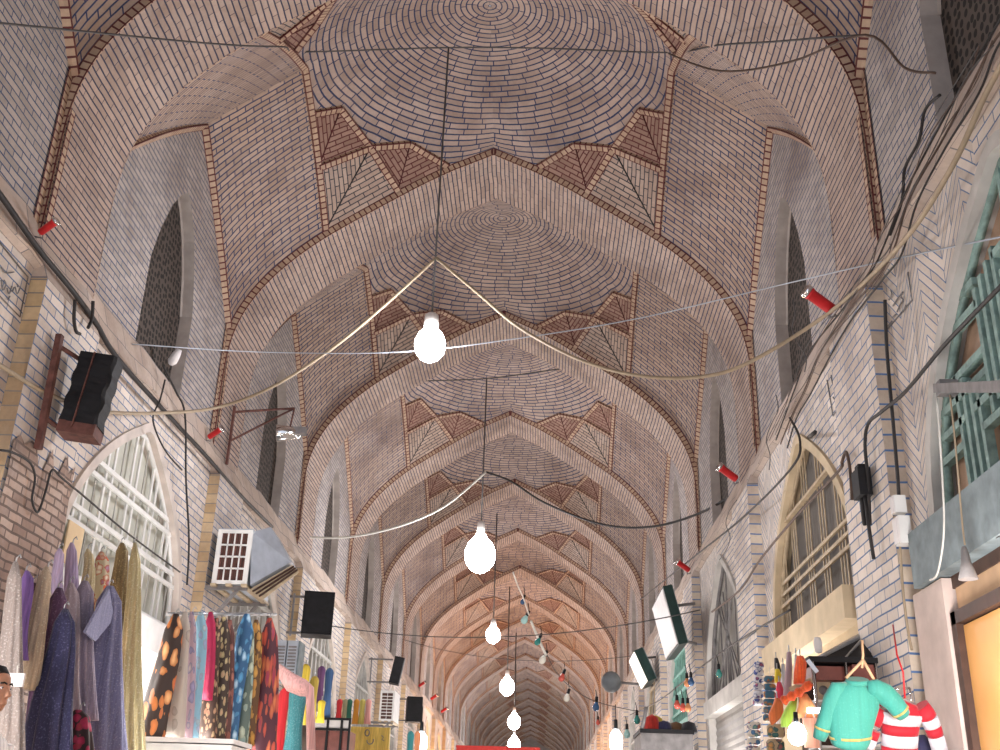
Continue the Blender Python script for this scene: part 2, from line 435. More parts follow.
for sx in (-1, 1):
    for sy in (-1, 1):
        f = lambda q: (sx*q[0], MID+sy*q[1], q[2])
        K = f((XI, HALF, at_x(extr, XI))); Q = f((1.36, HALF, at_x(extr, 1.36))); Mm = f((XI, 1.27, tent(0, 1.27)))
        e, d, c, b, a = (f(k) for k in KEY)
        for (p, q, r), mt in (((K, Q, c), 'squinch2'), ((K, Mm, c), 'squinch2'), ((Q, e, d), 'squinch'), ((Q, c, d), 'squinch'), ((Mm, c, b), 'squinch'), ((Mm, a, b), 'squinch')):
            tri(p, q, r, mt)
        tgt = (0, MID, 4.5)
        for pl, mt in (((K, c), 'cable'), ((Q, d), 'crease'), ((Mm, b), 'crease')): mb.tube([V(pl[0])-V((0, 0, .004)), V(pl[1])-V((0, 0, .004))], .011, M[mt], 4)
        for pl in ((e, d), (d, c), (c, b), (b, a), (Mm, c), (c, Q)):
            pl = [V(pl[0]).lerp(V(pl[1]), k/4) for k in range(5)]
            rib(pl, tgt, .10, .035)
for sg in (-1, 1):
    for far in (0, 1):
        for s, w, tg in ((0.0, .10, (0, MID, 5.5)), (.985, .11, (-sg*2, MID+(-6 if far else 6), 5.5))):
            pl = []
            for it in range(NT+1):
                x, z, d = vpt(s, it/NT); pl.append((sg*x, L-d if far else T+d, z))
            rib(pl, tg, w)
def finish_template(mb_, name):
    o = mb_.build(name); return struct(o)
ceil0 = finish_template(mb, 'ceiling')
KS = list(range(-2, 21))
def repeat(o, ks, name=None):
    out = {}
    for i, k in enumerate(ks):
        c = o if i == 0 else o.copy()
        if i: C.objects.link(c)
        c.location = o.location.copy() if i else c.location
        c.location.y = Y0+k*L; out[k] = c
    return out
repeat(ceil0, KS)
# ------------------------------------------------------------------ walls of one bay
SHC, SHW = MID-.15, 1.72                   # shop arch centre and half width
SH = [(0, 3.92), (.35, 3.76), (.7, 3.55), (1.1, 3.25), (1.45, 2.88), (1.65, 2.5), (1.72, 2.1), (1.72, -E)]
def sh_z(dy):
    dy = abs(dy)
    for a, b in zip(SH, SH[1:]):
        if a[0] <= dy <= b[0] and b[0] > a[0]: return lerp(a[1], b[1], (dy-a[0])/(b[0]-a[0]))
    return -E
def sh_w(z, inset=0):
    for a, b in zip(SH, SH[1:]):
        if b[1] <= z <= a[1]: return max(0, lerp(a[0], b[0], (a[1]-z)/(a[1]-b[1]))-inset)
    return 0
WC, WWD = MID-.06, .76                      # clerestory window
WN = [(0, 5.28), (.2, 5.02), (.38, 4.7), (.53, 4.3)]
def make_wall(sg, name, quoin, lower='lower', zoff=0):
    w = MB(); X = lambda x: sg*x
    ZL = 4.62
    # pier return strips
    for y in (0, T):
        w.face([(X(XP), y, ZL), (X(XW+.06), y, ZL), (X(XW+.06), y, 6.3), (X(XP), y, 6.3)], M['header'], [(.2, 0), (.8, 0), (.8, 1.7), (.2, 1.7)])
    for y in (L-.055,):
        for xx, yy0, yy1 in ((XW-.012, y-.055, y+.055),):
            w.face([(X(xx), yy0, ZL), (X(xx), yy1, ZL), (X(xx), yy1, 6.25), (X(xx), yy0, 6.25)], M['header'], [(0, 0), (1, 0), (1, 1.65), (0, 1.65)])
    for yy0, yy1 in ((0, .09),):
        w.face([(X(XP-.012), yy0, ZL), (X(XP-.012), yy1, ZL), (X(XP-.012), yy1, 5.9), (X(XP-.012), yy0, 5.9)], M['header'], [(0, .03), (1, .03), (1, 1.3), (0, 1.3)])
    # clerestory wall with its window opening
    WZ = [(0, 5.46), (.20, 5.30), (.42, 5.02), (.62, 4.60), (.76, 4.15)]
    ZT = 1.55                               # windows reach this much above WZ
    def wz(dy):
        dy = abs(dy)
        for a, b in zip(WZ, WZ[1:]):
            if a[0] <= dy <= b[0]: return lerp(a[1], b[1], (dy-a[0])/(b[0]-a[0]))+ZT
        return None
    ys = sorted(set([T-.02+i*(HALF*2+.04)/26 for i in range(27)] + [WC+s*WWD for s in (-1, 1)] + [WC+d*s for d, _ in WZ for s in (-1, 1)]))
    for y0, y1 in zip(ys, ys[1:]):
        mid = (y0+y1)/2
        tp = [tent(1, min(HALF, abs(y-MID)))+.03 for y in (y0, y1)]
        bt = [wz(max(-WWD, min(WWD, y-WC))) if abs(mid-WC) < WWD else ZL for y in (y0, y1)]
        w.face([(X(XW), y0, bt[0]), (X(XW), y1, bt[1]), (X(XW), y1, tp[1]), (X(XW), y0, tp[0])], M['upper'], [(y0, bt[0]), (y1, bt[1]), (y1, tp[1]), (y0, tp[0])])
    # reveal of the window
    ol = [(WC-WWD, ZL)] + [(WC-d, z+ZT) for d, z in WZ[::-1]] + [(WC+d, z+ZT) for d, z in WZ[1:]] + [(WC+WWD, ZL)]
    w.grid([[(X(XW), y, z) for y, z in ol], [(X(XW+.22), y, z) for y, z in ol]], M['reveal'], smooth=False)
    # rounded pale rim round the head of the window
    w.tube([(X(XW+.15), y, z) for y, z in ol[3:-1]], .022, M['reveal'], 6)
    # pier face below the springing, ledge and soffit of the ledge
    XL = 3.415
    nseg = 22; top, bot, und = [], [], []
    for i in range(nseg+1):
        y = L*i/nseg; wob = .02*math.sin(3.1*y+sg)+.012*math.sin(7.7*y)
        if i in (0, nseg): wob = 0
        top.append((X(XW), y, ZL+.05+wob)); bot.append((X(XL), y, 4.24+wob)); und.append((X(XP+.02), y, 4.2))
    w.grid([top, bot, und], M['ledge'], lambda i, j: (L*j/nseg, i*.45), smooth=False)
    # pilaster under the rib
    XQ = 3.36
    q = [(XQ, 0), (XQ, T)]
    w.face([(X(XQ), 0, -E), (X(XQ), T, -E), (X(XQ), T, 4.12), (X(XQ), 0, 4.12)], M[lower], [(0, -E), (T, -E), (T, 4.12), (0, 4.12)])
    for y in (0, T):
        w.face([(X(XQ), y, -E), (X(XP+.05), y, -E), (X(XP+.05), y, 4.12), (X(XQ), y, 4.12)], M[quoin], [(.3, 0), (.45, 0), (.45, 5.52), (.3, 5.52)])
    w.face([(X(XQ), 0, 4.12), (X(XQ), T, 4.12), (X(XL), T, 4.25), (X(XL), 0, 4.25)], M['ledge'], [(0, 0), (T, 0), (T, .2), (0, .2)])
    for y in (0, T):
        w.face([(X(XQ), y, 4.12), (X(XP+.05), y, 4.12), (X(XP+.05), y, 4.45), (X(XL), y, 4.25)], M['ledge'], [(0, 0), (.2, 0), (.2, .3), (0, .1)])
    # recessed lower wall with the shop arch
    ys = sorted(set([T, L] + [SHC+s*d for d, _ in SH for s in (-1, 1)] + [SHC+s*1.72*i/12 for i in range(13) for s in (-1, 1)]))
    for y0, y1 in zip(ys, ys[1:]):
        m_ = (y0+y1)/2
        ins = abs(m_-SHC) < SHW
        b0 = [sh_z(max(-1.7199, min(1.7199, y-SHC))) if ins else -E for y in (y0, y1)]
        mt = 'herring' if sg > 0 and m_ > SHC+.3 else lower
        w.face([(X(XP), y0, b0[0]), (X(XP), y1, b0[1]), (X(XP), y1, 4.3), (X(XP), y0, 4.3)], M[mt], [(y0, b0[0]), (y1, b0[1]), (y1, 4.3), (y0, 4.3)])
    return w
def wall_reveal(w, sg, mt, wid=.10, dep=.12):
    """plastered arch round the shop opening: a flat band on the wall and the reveal behind it"""
    ol = [(SHC-d, z) for d, z in SH[::-1]] + [(SHC+d, z) for d, z in SH[1:]]
    ol = [(p.x, p.y) for p in crom([(y, z, 0) for y, z in ol[1:-1]], 4)]
    ol = [(SHC-SHW, -E)] + ol + [(SHC+SHW, -E)]
    c = V((SHC, 1.2))
    inn = []
    for i, (y, z) in enumerate(ol):
        a, b = ol[max(i-1, 0)], ol[min(i+1, len(ol)-1)]
        t = V((b[0]-a[0], b[1]-a[1])).normalized(); inn.append((y+t.y*wid*.5, z-t.x*wid*.5))
    out = [(2*a[0]-b[0], 2*a[1]-b[1]) for a, b in zip(ol, inn)]
    X = lambda x: sg*x
    w.grid([[(X(XP-.0), y, z) for y, z in out], [(X(XP-.035), y, z) for y, z in out], [(X(XP-.035), y, z) for y, z in inn], [(X(XP+dep+.05), y, z) for y, z in inn]], M[mt], smooth=False)
def shop_room(w, sg, mt, deep=1.6, ztop=1.95):
    X = lambda x: sg*x; y0, y1, x0, x1 = SHC-SHW, SHC+SHW, XP+.1, XP+deep
    for P in ([(x1, y0, -E), (x1, y1, -E), (x1, y1, ztop), (x1, y0, ztop)], [(x0, y0, -E), (x1, y0, -E), (x1, y0, ztop), (x0, y0, ztop)],
              [(x0, y1, -E), (x1, y1, -E), (x1, y1, ztop), (x0, y1, ztop)], [(x0, y0, ztop), (x1, y0, ztop), (x1, y1, ztop), (x0, y1, ztop)]):
        w.face([(X(a), b, c) for a, b, c in P], M[mt])
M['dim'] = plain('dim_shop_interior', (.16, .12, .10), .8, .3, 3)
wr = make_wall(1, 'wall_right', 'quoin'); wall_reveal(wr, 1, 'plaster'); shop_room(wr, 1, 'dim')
wr = struct(wr.build('wall_right'))
repeat(wr, [-2, -1]+[k for k in KS if k > 0])
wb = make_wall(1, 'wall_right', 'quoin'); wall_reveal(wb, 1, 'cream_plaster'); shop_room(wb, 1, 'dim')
wb = struct(wb.build('wall_right')); repeat(wb, [0])
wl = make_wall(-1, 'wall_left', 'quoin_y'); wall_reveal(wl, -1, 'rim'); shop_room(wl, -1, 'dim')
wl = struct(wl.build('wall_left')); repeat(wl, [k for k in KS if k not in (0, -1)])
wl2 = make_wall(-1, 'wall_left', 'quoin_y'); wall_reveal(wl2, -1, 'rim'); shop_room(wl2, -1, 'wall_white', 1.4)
wl2 = struct(wl2.build('wall_left')); repeat(wl2, [-1, 0])
fl = MB(); fl.face([(-6, -4, -E), (6, -4, -E), (6, 125, -E), (-6, 125, -E)], M['floor']); struct(fl.build('floor'))
fw = MB(); ye = Y0+21*L; fw.face([(-4, ye, -E), (4, ye, -E), (4, ye, 9.3), (-4, ye, 9.3)], M['upper'], [(0, 0), (8, 0), (8, 11), (0, 11)]); struct(fw.build('wall_back'))
# clerestory screens of perforated brick
nwin = [0]
def window_name():
    nwin[0] += 1; return 'window_%d' % nwin[0]
for sg in (-1, 1):
    w = MB()
    WZ = [(0, 5.46), (.20, 5.30), (.42, 5.02), (.62, 4.60), (.76, 4.15)]
    ol = [(WC-d, z+1.55) for d, z in WZ[::-1]] + [(WC+d, z+1.55) for d, z in WZ[1:]]
    pts = [(WC-WWD-.01, 4.6)] + ol + [(WC+WWD+.01, 4.6)]
    for x in (XW+.15, XW+.21):
        w.face([(sg*x, y, z) for y, z in pts], M['screen'], pts)
    w.grid([[(sg*(XW+.15), y, z) for y, z in pts], [(sg*(XW+.21), y, z) for y, z in pts]], M['screen'])
    o = struct(w.build(window_name()))
    for i, (k, c) in enumerate(repeat(o, KS).items()):
        if i: c.name = window_name()
# ------------------------------------------------------------------ shop-arch windows with their lattices
XV = XP+.06
def arched_pane(w, sg, x, mt, sill, inset=.0):
    ol = []
    zs = [sill+(3.90-sill)*i/14 for i in range(15)]
    ol = [(SHC-sh_w(z, inset), z) for z in zs] + [(SHC+sh_w(z, inset), z) for z in zs[::-1]]
    w.face([(sg*x, y, z) for y, z in ol], M[mt])
def lattice_window(sg, k, kind):
    base = (sg*XV, Y0+k*L+SHC, 1.95)
    yy = Y0+k*L
    o = bpy.data.objects.new(window_name(), None); C.objects.link(o); o.location = V(base)+V((0, 0, E)); o['_o'] = base; struct(o)
    def put(w, nm):
        w.v = [(x, y+yy, z) for x, y, z in w.v]; return w.build(nm, o)
    sill = 2.02
    vert = lambda w, dy, mt, wd=.035, dp=.05, z0=None, z1=None, xo=0: (lambda a, b: w.bar((sg*(XV-xo), SHC+dy, a), (sg*(XV-xo), SHC+dy, b), wd, dp, M[mt], (1, 0, 0)) if b > a+.03 else None)(sill if z0 is None else z0, min(sh_z(dy)-.05, 9 if z1 is None else z1))
    def hor(w, z, mt, wd=.04, dp=.05, y0=-9, y1=9, xo=0):
        h = sh_w(z, .02); a, b = max(-h, y0), min(h, y1)
        if b > a+.03: w.bar((sg*(XV-xo), SHC+a, z), (sg*(XV-xo), SHC+b, z), dp, wd, M[mt], (0, 0, 1))
    p = MB(); arched_pane(p, sg, XV+.07, {'green': 'tanboard', 'brown': 'grey_pane', 'white': 'pale_pane', 'teal': 'pale_pane'}.get(kind, 'dull_pane'), 1.95); put(p, 'pane')
    f = MB(); l = MB()
    if kind == 'green':
        fm, sm = 'greenpaint', 'greydoor'
        # labyrinth of upright and level bars in groups
        for c in (-1.02, .0, 1.02):
            for j in range(4):
                o_ = (j-1.5)*.105
                vert(l, c+o_, fm, .045, .06, z1=2.72+.06*j)
        for c in (-.52, .52):
            for j in range(4):
                vert(l, c+(j-1.5)*.105, fm, .045, .06, z0=2.60-.05*j, z1=3.42-.04*j)
        for j in range(3): vert(l, (j-1)*.1, fm, .045, .06, z0=3.18)
        for z, r in ((2.42, ((-1.7, -1.2), (-.85, -.18), (.18, .85), (1.2, 1.7))), (2.58, ((-1.7, -1.1), (-.95, -.1), (.1, .95), (1.1, 1.7))), (2.74, ((-1.7, -.7), (-.35, .35), (.7, 1.7))),
                     (2.88, ((-1.5, -.7), (-.35, .35), (.7, 1.5))), (3.2, ((-1.3, -.68), (-.3, .3), (.68, 1.3))), (3.36, ((-1.2, -.68), (-.36, .36), (.68, 1.2)))):
            for a, b in r: hor(l, z, fm, .05, .06, a, b)
        f.box((sg*(XV-.10), SHC, 1.80), (.13, 1.86, .19), M[sm])
        f.box((sg*(XV-.02), SHC, 1.58), (.10, 1.84, .05), M['darkwood'])
    elif kind == 'brown':
        fm = 'tanpaint'
        for c in (-1.62, -1.02, -.42, .18, .80, 1.38):
            for j in range(3): vert(l, c+(j-1)*.10, fm, .026, .010)
        for z in (2.45, 2.57, 2.69): hor(l, z, fm, .034, .02, xo=.02)
        for z in (3.30,): hor(l, z, fm, .03, .05, xo=.03)
        f.box((sg*(XV-.10), SHC, 1.86), (.15, 1.74, .14), M['cream_plaster'])
        f.box((sg*(XV+.0), SHC, 1.62), (.08, 1.74, .12), M['cream_plaster'])
    elif kind == 'white':
        fm = 'white'
        for c in (-1.25, -.68, -.05, .55, 1.15):
            for j in (-1, 1): vert(l, c+j*.08, fm, .04, .02)
            vert(l, c+.28, 'greypaint', .02, .012)
        for z in (2.06, 2.52, 2.66, 3.06, 3.2): hor(l, z, fm, .045, .03, xo=.02)
        f.box((sg*(XV-.06), SHC, 1.84), (.10, 1.74, .16), M[fm])
        pp = MB(); pp.box((sg*(XV-.05), SHC-1.30, 2.30), (.008, .17, .19), M['paper']); put(pp, 'paper_notice')
    elif kind == 'branch':
        fm = 'iron'
        for i in range(5):
            a = -1.3+i*.65; vert(l, a, fm, .018, .02)
        for i in range(7):
            y0 = -1.4+.45*i
            a, b = (sg*(XV-.03), SHC+y0*.8, 2.0), (sg*(XV-.03), SHC-y0*.45+.1*math.sin(i*2.1), 3.25+.2*math.sin(i))
            l.bar(a, b, .02, .02, M[fm], (1, 0, 0))
        f.box((sg*(XV-.06), SHC, 1.86), (.10, 1.74, .12), M['plaster'])
    elif kind == 'teal':
        fm = 'tealpaint'
        for i in range(13): vert(l, -1.56+.26*i, fm, .05, .05)
        for z in (2.25, 2.6, 2.95, 3.3): hor(l, z, fm, .05, .06, xo=.02)
        f.box((sg*(XV-.06), SHC, 1.86), (.10, 1.74, .12), M[fm])
    else:
        fm = 'greypaint'
        for i in range(9): vert(l, -1.5+.375*i, fm, .05, .05)
        for z in (2.5, 3.1): hor(l, z, fm, .05, .06, xo=.02)
        f.box((sg*(XV-.06), SHC, 1.86), (.10, 1.74, .12), M[fm])
    # arched frame
    zs = [sill+(3.84-sill)*i/12 for i in range(13)]
    ol = [(sg*XV, SHC-sh_w(z, .08), z) for z in zs] + [(sg*XV, SHC+sh_w(z, .08), z) for z in zs[::-1]]
    f.tube(ol, .035, M[fm], 4)
    put(l, 'lattice'); put(f, 'window_frame')
kinds_r = {-1: 'green', 0: 'brown', 1: 'branch', 2: 'teal', 3: 'brown'}
kinds_l = {0: 'white', 1: 'grey', 2: 'grey'}
for k in range(-1, 9):
    lattice_window(1, k, kinds_r.get(k, 'grey')); lattice_window(-1, k, kinds_l.get(k, 'grey'))
#@THINGS@
# ------------------------------------------------------------------ street lamps and their wires
LAMPS = [(430, 345, 447, 47, 10.45, .17, 'lit white bulb lamp hanging below the nearest dome'),
         (480, 555, 490, 368, 20.95, .31, 'lit white lamp hanging second along the street, with the widest glare'),
         (493, 635, 494, 575, 31.45, .21, 'lit small lamp hanging third along the street before the orange bays'),
         (507, 687, 508, 640, 41.95, .28, 'lit lamp hanging fourth along the street, bluish white'),
         (514, 722, 514, 690, 52.45, .30, 'lit lamp hanging fifth along the street, just above the lowest one'),
         (514, 745, 514, 715, 62.95, .36, 'lit lamp farthest and lowest of those hanging along the street')]
lamp_pos = []
for i, (px, py, wx, wy, y, r, lab) in enumerate(LAMPS):
    B = at(px, py, y=y); top = V((B.x, y, 8.93 if i == 0 else 8.95)); lamp_pos.append((B, top))
    t = thing('hanging_lamp', lab, 'lamp', top, 'street lamps down the middle')
    w = MB(); w.tube([top, (B.x, y, B.z+r*1.9)], .012+.004*i, M['wire'], 5); w.build('wire', t)
    w = MB(); w.lathe([(0, r*2.25), (.045, r*2.25), (.075, r*2.1), (.085, r*1.35), (.06, r*1.25), (0, r*1.25)], (B.x, y, B.z), M['ceramic']); w.build('socket', t)
    w = MB(); w.lathe([(r*.34, r*1.35), (r*.42, r*1.15), (r*.75, r*.8), (r*.98, r*.3), (r, -.1*r), (r*.9, -r*.55), (r*.6, -r*.95), (r*.25, -r*1.15), (0, -r*1.2)], (B.x, y, B.z), M['bulb'], seg=20); w.build('bulb', t)  # bulb swollen past its true size, the glare built into its shape
def cable(pts, r, mt, label, name='cable', seg=5, n=6, cat='cable', group=None):
    w = MB(); P = crom(pts, n); w.tube(P, r, M[mt], seg); return tag(w.build(name, origin=P[0]), label, cat, group)
T1, T2 = lamp_pos[0][1], lamp_pos[1][1]
cable([at(-30, 20, y=5.5), at(60, 29, y=6.4), at(150, 38, y=7.4), at(205, 43, y=8.0), at(250, 46, y=8.55), at(285, 47, y=9.3), (-2.25, 10.45, 8.86), T1, (0.8, 10.45, 8.92), (2.25, 10.45, 8.86), at(720, 45, y=8.6), at(770, 42, y=8.0), at(820, 38, y=7.3), at(865, 35, y=6.7)], .010, 'wire', 'thin dark wire strung straight across under the nearest dome', 'support_wire')
cable([(2.25, 10.4, 8.80), at(720, 71, y=8.6), at(790, 62, y=7.8), at(865, 35, y=6.6), at(905, 68, x=3.4), at(935, 73, x=3.45)], .011, 'brown_cable', 'slack brown wire looping from the dome edge to the upper right window')
k1 = at(436, 258, y=10.45)
cable([k1, at(385, 305, y=10.6), at(330, 350, y=10.9), at(270, 388, y=11.2), at(215, 408, y=11.5), at(160, 413, y=10.4), at(100, 411, y=9.0), at(45, 392, y=8.0), at(0, 365, y=7.2), at(-50, 335, y=6.4)], .019, 'beige_cable', 'thick beige cable sagging from the nearest lamp to the left wall')
cable([k1, at(480, 295, y=10.4), at(520, 328, y=10.2), at(580, 360, y=9.9), at(640, 376, y=9.6), at(700, 377, y=9.3), at(750, 362, y=9.0), at(830, 312, y=8.4), at(900, 245, x=3.3), at(950, 170, x=3.3), at(985, 95, x=3.35), at(1010, 50, x=3.35)], .019, 'beige_cable', 'thick beige and brown cable sagging from the nearest lamp to the right wall')
k2 = at(486, 472, y=20.95)
cable([k2, at(445, 506, y=20.6), at(400, 526, y=20.2), at(350, 537, y=19.6), at(300, 537, y=19.0), at(262, 532, y=18.2)], .024, 'white_cable', 'white cable sagging from the second lamp to the left wall')
cable([k2, at(512, 482, y=20.8), at(545, 503, y=20.4), at(600, 524, y=19.6), at(650, 527, y=18.6), at(700, 513, y=17.4), at(745, 486, y=15.6), at(790, 452, y=13.4), at(815, 432, x=3.32)], .022, 'cable', 'dark cable sagging from the second lamp to the right wall')
cable([at(132, 344, x=-3.5), at(260, 352, y=11.0), at(400, 352, y=10.6), at(520, 338, y=10.2), at(640, 318, y=9.8), at(780, 285, y=9.0), at(880, 262, x=3.4), at(1005, 236, x=3.5)], .0065, 'galv', 'pale grey wire crossing the whole street behind the nearest lamp', 'support_wire')
cable([(-2.25, 20.95, 8.86), T2, at(580, 368, y=20.95), (2.25, 20.95, 8.86)], .014, 'wire', 'thin dark wire across the dome above the second lamp', 'support_wire')
# ------------------------------------------------------------------ cables along the walls
cable([at(-20, 168, x=-3.38), at(0, 195, x=-3.38), at(39, 250, x=-3.38), at(70, 288, x=-3.36), at(95, 322, x=-3.38), at(117, 358, x=-3.38), at(165, 412, x=-3.38), at(205, 455, x=-3.38), at(240, 495, x=-3.36), at(272, 527, x=-3.36)], .026, 'cable', 'thick black cable bundle lying along the left ledge')
cable([at(163, 366, x=-3.4), at(176, 392, x=-3.36), at(185, 415, x=-3.34), at(186, 480, x=-3.34), at(189, 540, x=-3.34), at(187, 585, x=-3.34)], .012, 'cable', 'black cable hanging straight down beside the white arched window')
cable([at(165, 380, x=-3.38), at(160, 400, x=-3.34), at(153, 420, x=-3.34), at(165, 450, x=-3.34), at(182, 470, x=-3.34)], .010, 'cable', 'short black cable curling above the white arched window')
for (pp, lab) in (([(75, 300), (74, 318), (76, 331), (80, 334)], 'left one of two black cable loops hanging under the left ledge'), ([(93, 301), (92, 318), (88, 328)], 'right one of two black cable loops hanging under the left ledge')):
    cable([at(x, y, x=-3.3) for x, y in pp], .016, 'cable', lab)
cable([at(0, 450, x=-3.32), at(14, 453, x=-3.3), at(30, 463, x=-3.3), at(35, 478, x=-3.3), at(32, 500, x=-3.3), at(38, 512, x=-3.3), at(46, 490, x=-3.3), at(52, 470, x=-3.3), at(62, 478, x=-3.3), at(85, 497, x=-3.35), at(130, 535, x=-3.35), at(180, 572, x=-3.3)], .010, 'cable', 'tangled black cable from the left edge across the white window')
RB = [(1005, 10), (985, 40), (965, 85), (930, 140), (905, 195), (885, 245), (868, 272), (840, 312), (812, 352), (795, 385), (784, 410), (776, 440)]
for j, (dx, mt, lab) in enumerate(((0, 'cable', 'black cable along the right ledge, topmost of the bundle'), (7, 'brown_cable', 'brown cable along the right ledge, middle of the bundle'), (14, 'cable', 'black cable along the right ledge, lowest of the bundle'))):
    cable([at(x+dx+3*math.sin(y*.05+j), y+4*j, x=3.34) for x, y in RB], .008, mt, lab, group='cable bundle on the right ledge')
for j, lab in enumerate(('thin dark wire tangled along the right ledge, highest of four', 'thin dark wire tangled along the right ledge, second of four', 'thin dark wire tangled along the right ledge, third of four', 'thin dark wire tangled along the right ledge, lowest of four')):
    q = random.Random(j); cable([at(x-8+6*j+q.uniform(-5, 5), y+q.uniform(-6, 6), x=3.32) for x, y in RB[1:]], .0042, ('wire', 'brown_cable')[j % 2], lab, 'thin_wire', cat='wire', group='thin wires on the right ledge')
for j, (px, y0, y1, lab) in enumerate(((776, 395, 470, 'thin wire dangling down the wall left of the tan lattice window'), (790, 300, 372, 'thin wire crossing the ledge beside the nearest right screen window'), (733, 500, 560, 'thin wire dangling beside the second right pilaster'))):
    cable([at(px+4*math.sin(k*1.7+j)+k*(-2 if j != 1 else 3), lerp(y0, y1, k/5), x=3.31) for k in range(6)], .006, 'wire', lab, 'thin_wire', cat='wire')
cable([at(940, 95, x=3.46), at(925, 110, x=3.45), at(919, 140, x=3.44), at(905, 168, x=3.43), at(902, 200, x=3.40), at(890, 235, x=3.38)], .012, 'cable', 'loose black cable wandering down from the upper right screen window')
cable([at(1005, 282, x=3.2), at(970, 318, x=3.25), at(940, 350, x=3.3), at(905, 392, x=3.3), at(880, 413, x=3.3), at(868, 424, x=3.3), at(865, 445, x=3.3), at(868, 480, x=3.3), at(870, 525, x=3.3)], .014, 'cable', 'black clipped cable bending down the brick pilaster beside the green window')
cable([at(852, 500, x=3.3), at(850, 470, x=3.3), at(846, 452, x=3.3), at(842, 462, x=3.3), at(838, 472, x=3.3), at(800, 512, x=3.28), at(760, 560, x=3.3), at(740, 590, x=3.3), at(712, 612, x=3.3)], .014, 'brown_cable', 'brown cable running down across the tan lattice window')
cable([at(790, 418, x=3.34), at(800, 442, x=3.33), at(790, 470, x=3.33), at(740, 520, x=3.35), at(690, 560, x=3.35), at(640, 600, x=3.3)], .013, 'cable', 'black cable slanting along the right wall above the branch lattice')
cable([at(790, 610, x=3.34), at(740, 640, x=3.34), at(700, 668, x=3.3), at(660, 700, x=3.3), at(630, 715, x=3.2)], .012, 'cable', 'black cable with lamp clips slanting across the branch lattice window')
cable([at(885, 300, x=3.33), at(887, 350, x=3.33), at(893, 420, x=3.33), at(898, 480, x=3.33), at(899, 500, x=3.33)], .014, 'cable', 'black cable down the corner of the nearest right pilaster')
cable([at(900, 545, x=3.33), at(903, 590, x=3.33), at(908, 630, x=3.33), at(912, 650, x=3.33)], .010, 'beige_cable', 'beige cord hanging below the white junction boxes')
cable([at(937, 398, x=3.3), at(942, 470, x=3.3), at(944, 530, x=3.3), at(938, 572, x=3.3), at(930, 580, x=3.3)], .007, 'white_cable', 'long white cord hanging in front of the green window', 'cord')
cable([at(950, 395, x=3.3), at(955, 440, x=3.3), at(962, 520, x=3.3), at(965, 545, x=3.3)], .006, 'beige_cable', 'thin beige cord holding the small grey cone lamp', 'cord')
cable([at(920, 578, x=3.35), at(945, 565, x=3.35), at(975, 548, x=3.35), at(1000, 535, x=3.35)], .008, 'cable', 'thin black wire drooping across the grey timber beam')
# ------------------------------------------------------------------ fittings on the right wall
w = MB(); a, b = at(938, 388, x=3.36), at(1012, 386, x=3.0); w.bar(a, b, .06, .06, M['iron']); w.bar(a, a+V((.12, 0, 0)), .09, .09, M['iron']); tag(w.build('iron_bar', origin=a), 'grey iron bar sticking out level across the green lattice window', 'bar')
def jbox(px, py, hw, hh, lab):
    p = at(px, py, x=3.32); s = mpp(p); t = thing('junction_box', lab, 'junction box', p, 'junction boxes on the right pilaster')
    w = MB(); w.box(p, (.04, hw*s, hh*s), M['white']); w.build('housing', t)
    w = MB(); w.box(p+V((-.045, -.002, 0)), (.008, hw*s*.9, hh*s*.92), M['ceramic']); w.build('cover', t)
jbox(899, 505, 5, 9, 'small white junction box, upper one on the pilaster beside the green window')
jbox(903, 531, 8, 14, 'larger white junction box, lower one on the pilaster beside the green window')
p = at(862, 484, x=3.28); w = MB(); w.box(p, (.05, .09, .11), M['black']); w.box(p+V((0, 0, .12)), (.03, .05, .03), M['black']); w.lathe([(.02, 0), (.02, -.2), (.015, -.22)], p+V((0, .04, -.1)), M['cable'], seg=6)
w.tube([p+V((0, -.04, -.1)), p+V((0, -.05, -.35)), p+V((.02, -.02, -.6))], .014, M['cable']); tag(w.build('meter_box', origin=p), 'small black box with cables on the right brick pilaster', 'box')
p = at(966, 562, x=3.22); w = MB(); w.lathe([(.012, .09), (.02, .07), (.028, .0), (.055, -.10), (.05, -.10), (0, -.06)], p, M['iron'], seg=12); tag(w.build('cone_lamp', origin=p), 'small grey cone lamp hanging below the grey timber beam', 'lamp')
# plastered jamb, door and its frame under the green window
w = MB()
c0, c1 = at(915, 600, x=3.37), at(946, 600, x=3.37)
w.box((3.43, (c0.y+c1.y)/2+.05, .1), (.055, (c0.y-c1.y)/2, 1.5), M['pinkplaster']); struct(w.build('trim_1'))
t = bpy.data.objects.new('door_1', None); C.objects.link(t); t.location = (3.44, 5.9, E); t['_o'] = (3.44, 5.9, 0); struct(t)
w = MB(); w.box((3.47, 5.75, -.05), (.03, 1.10, 1.33), M['plywood'])
for i in range(2): w.box((3.435, 5.2+.75*i, -.05), (.004, .006, 1.3), M['darkwood'])
w.build('door_leaf', t)
w = MB(); w.box((3.44, 6.87, -.03), (.045, .04, 1.4), M['darkwood']); w.box((3.44, 5.6, 1.33), (.045, 1.3, .04), M['darkwood']); w.build('door_frame', t)
w = MB(); w.box((3.50, 5.6, 1.50), (.05, 1.3, .14), M['ochre']); struct(w.build('trim_2'))
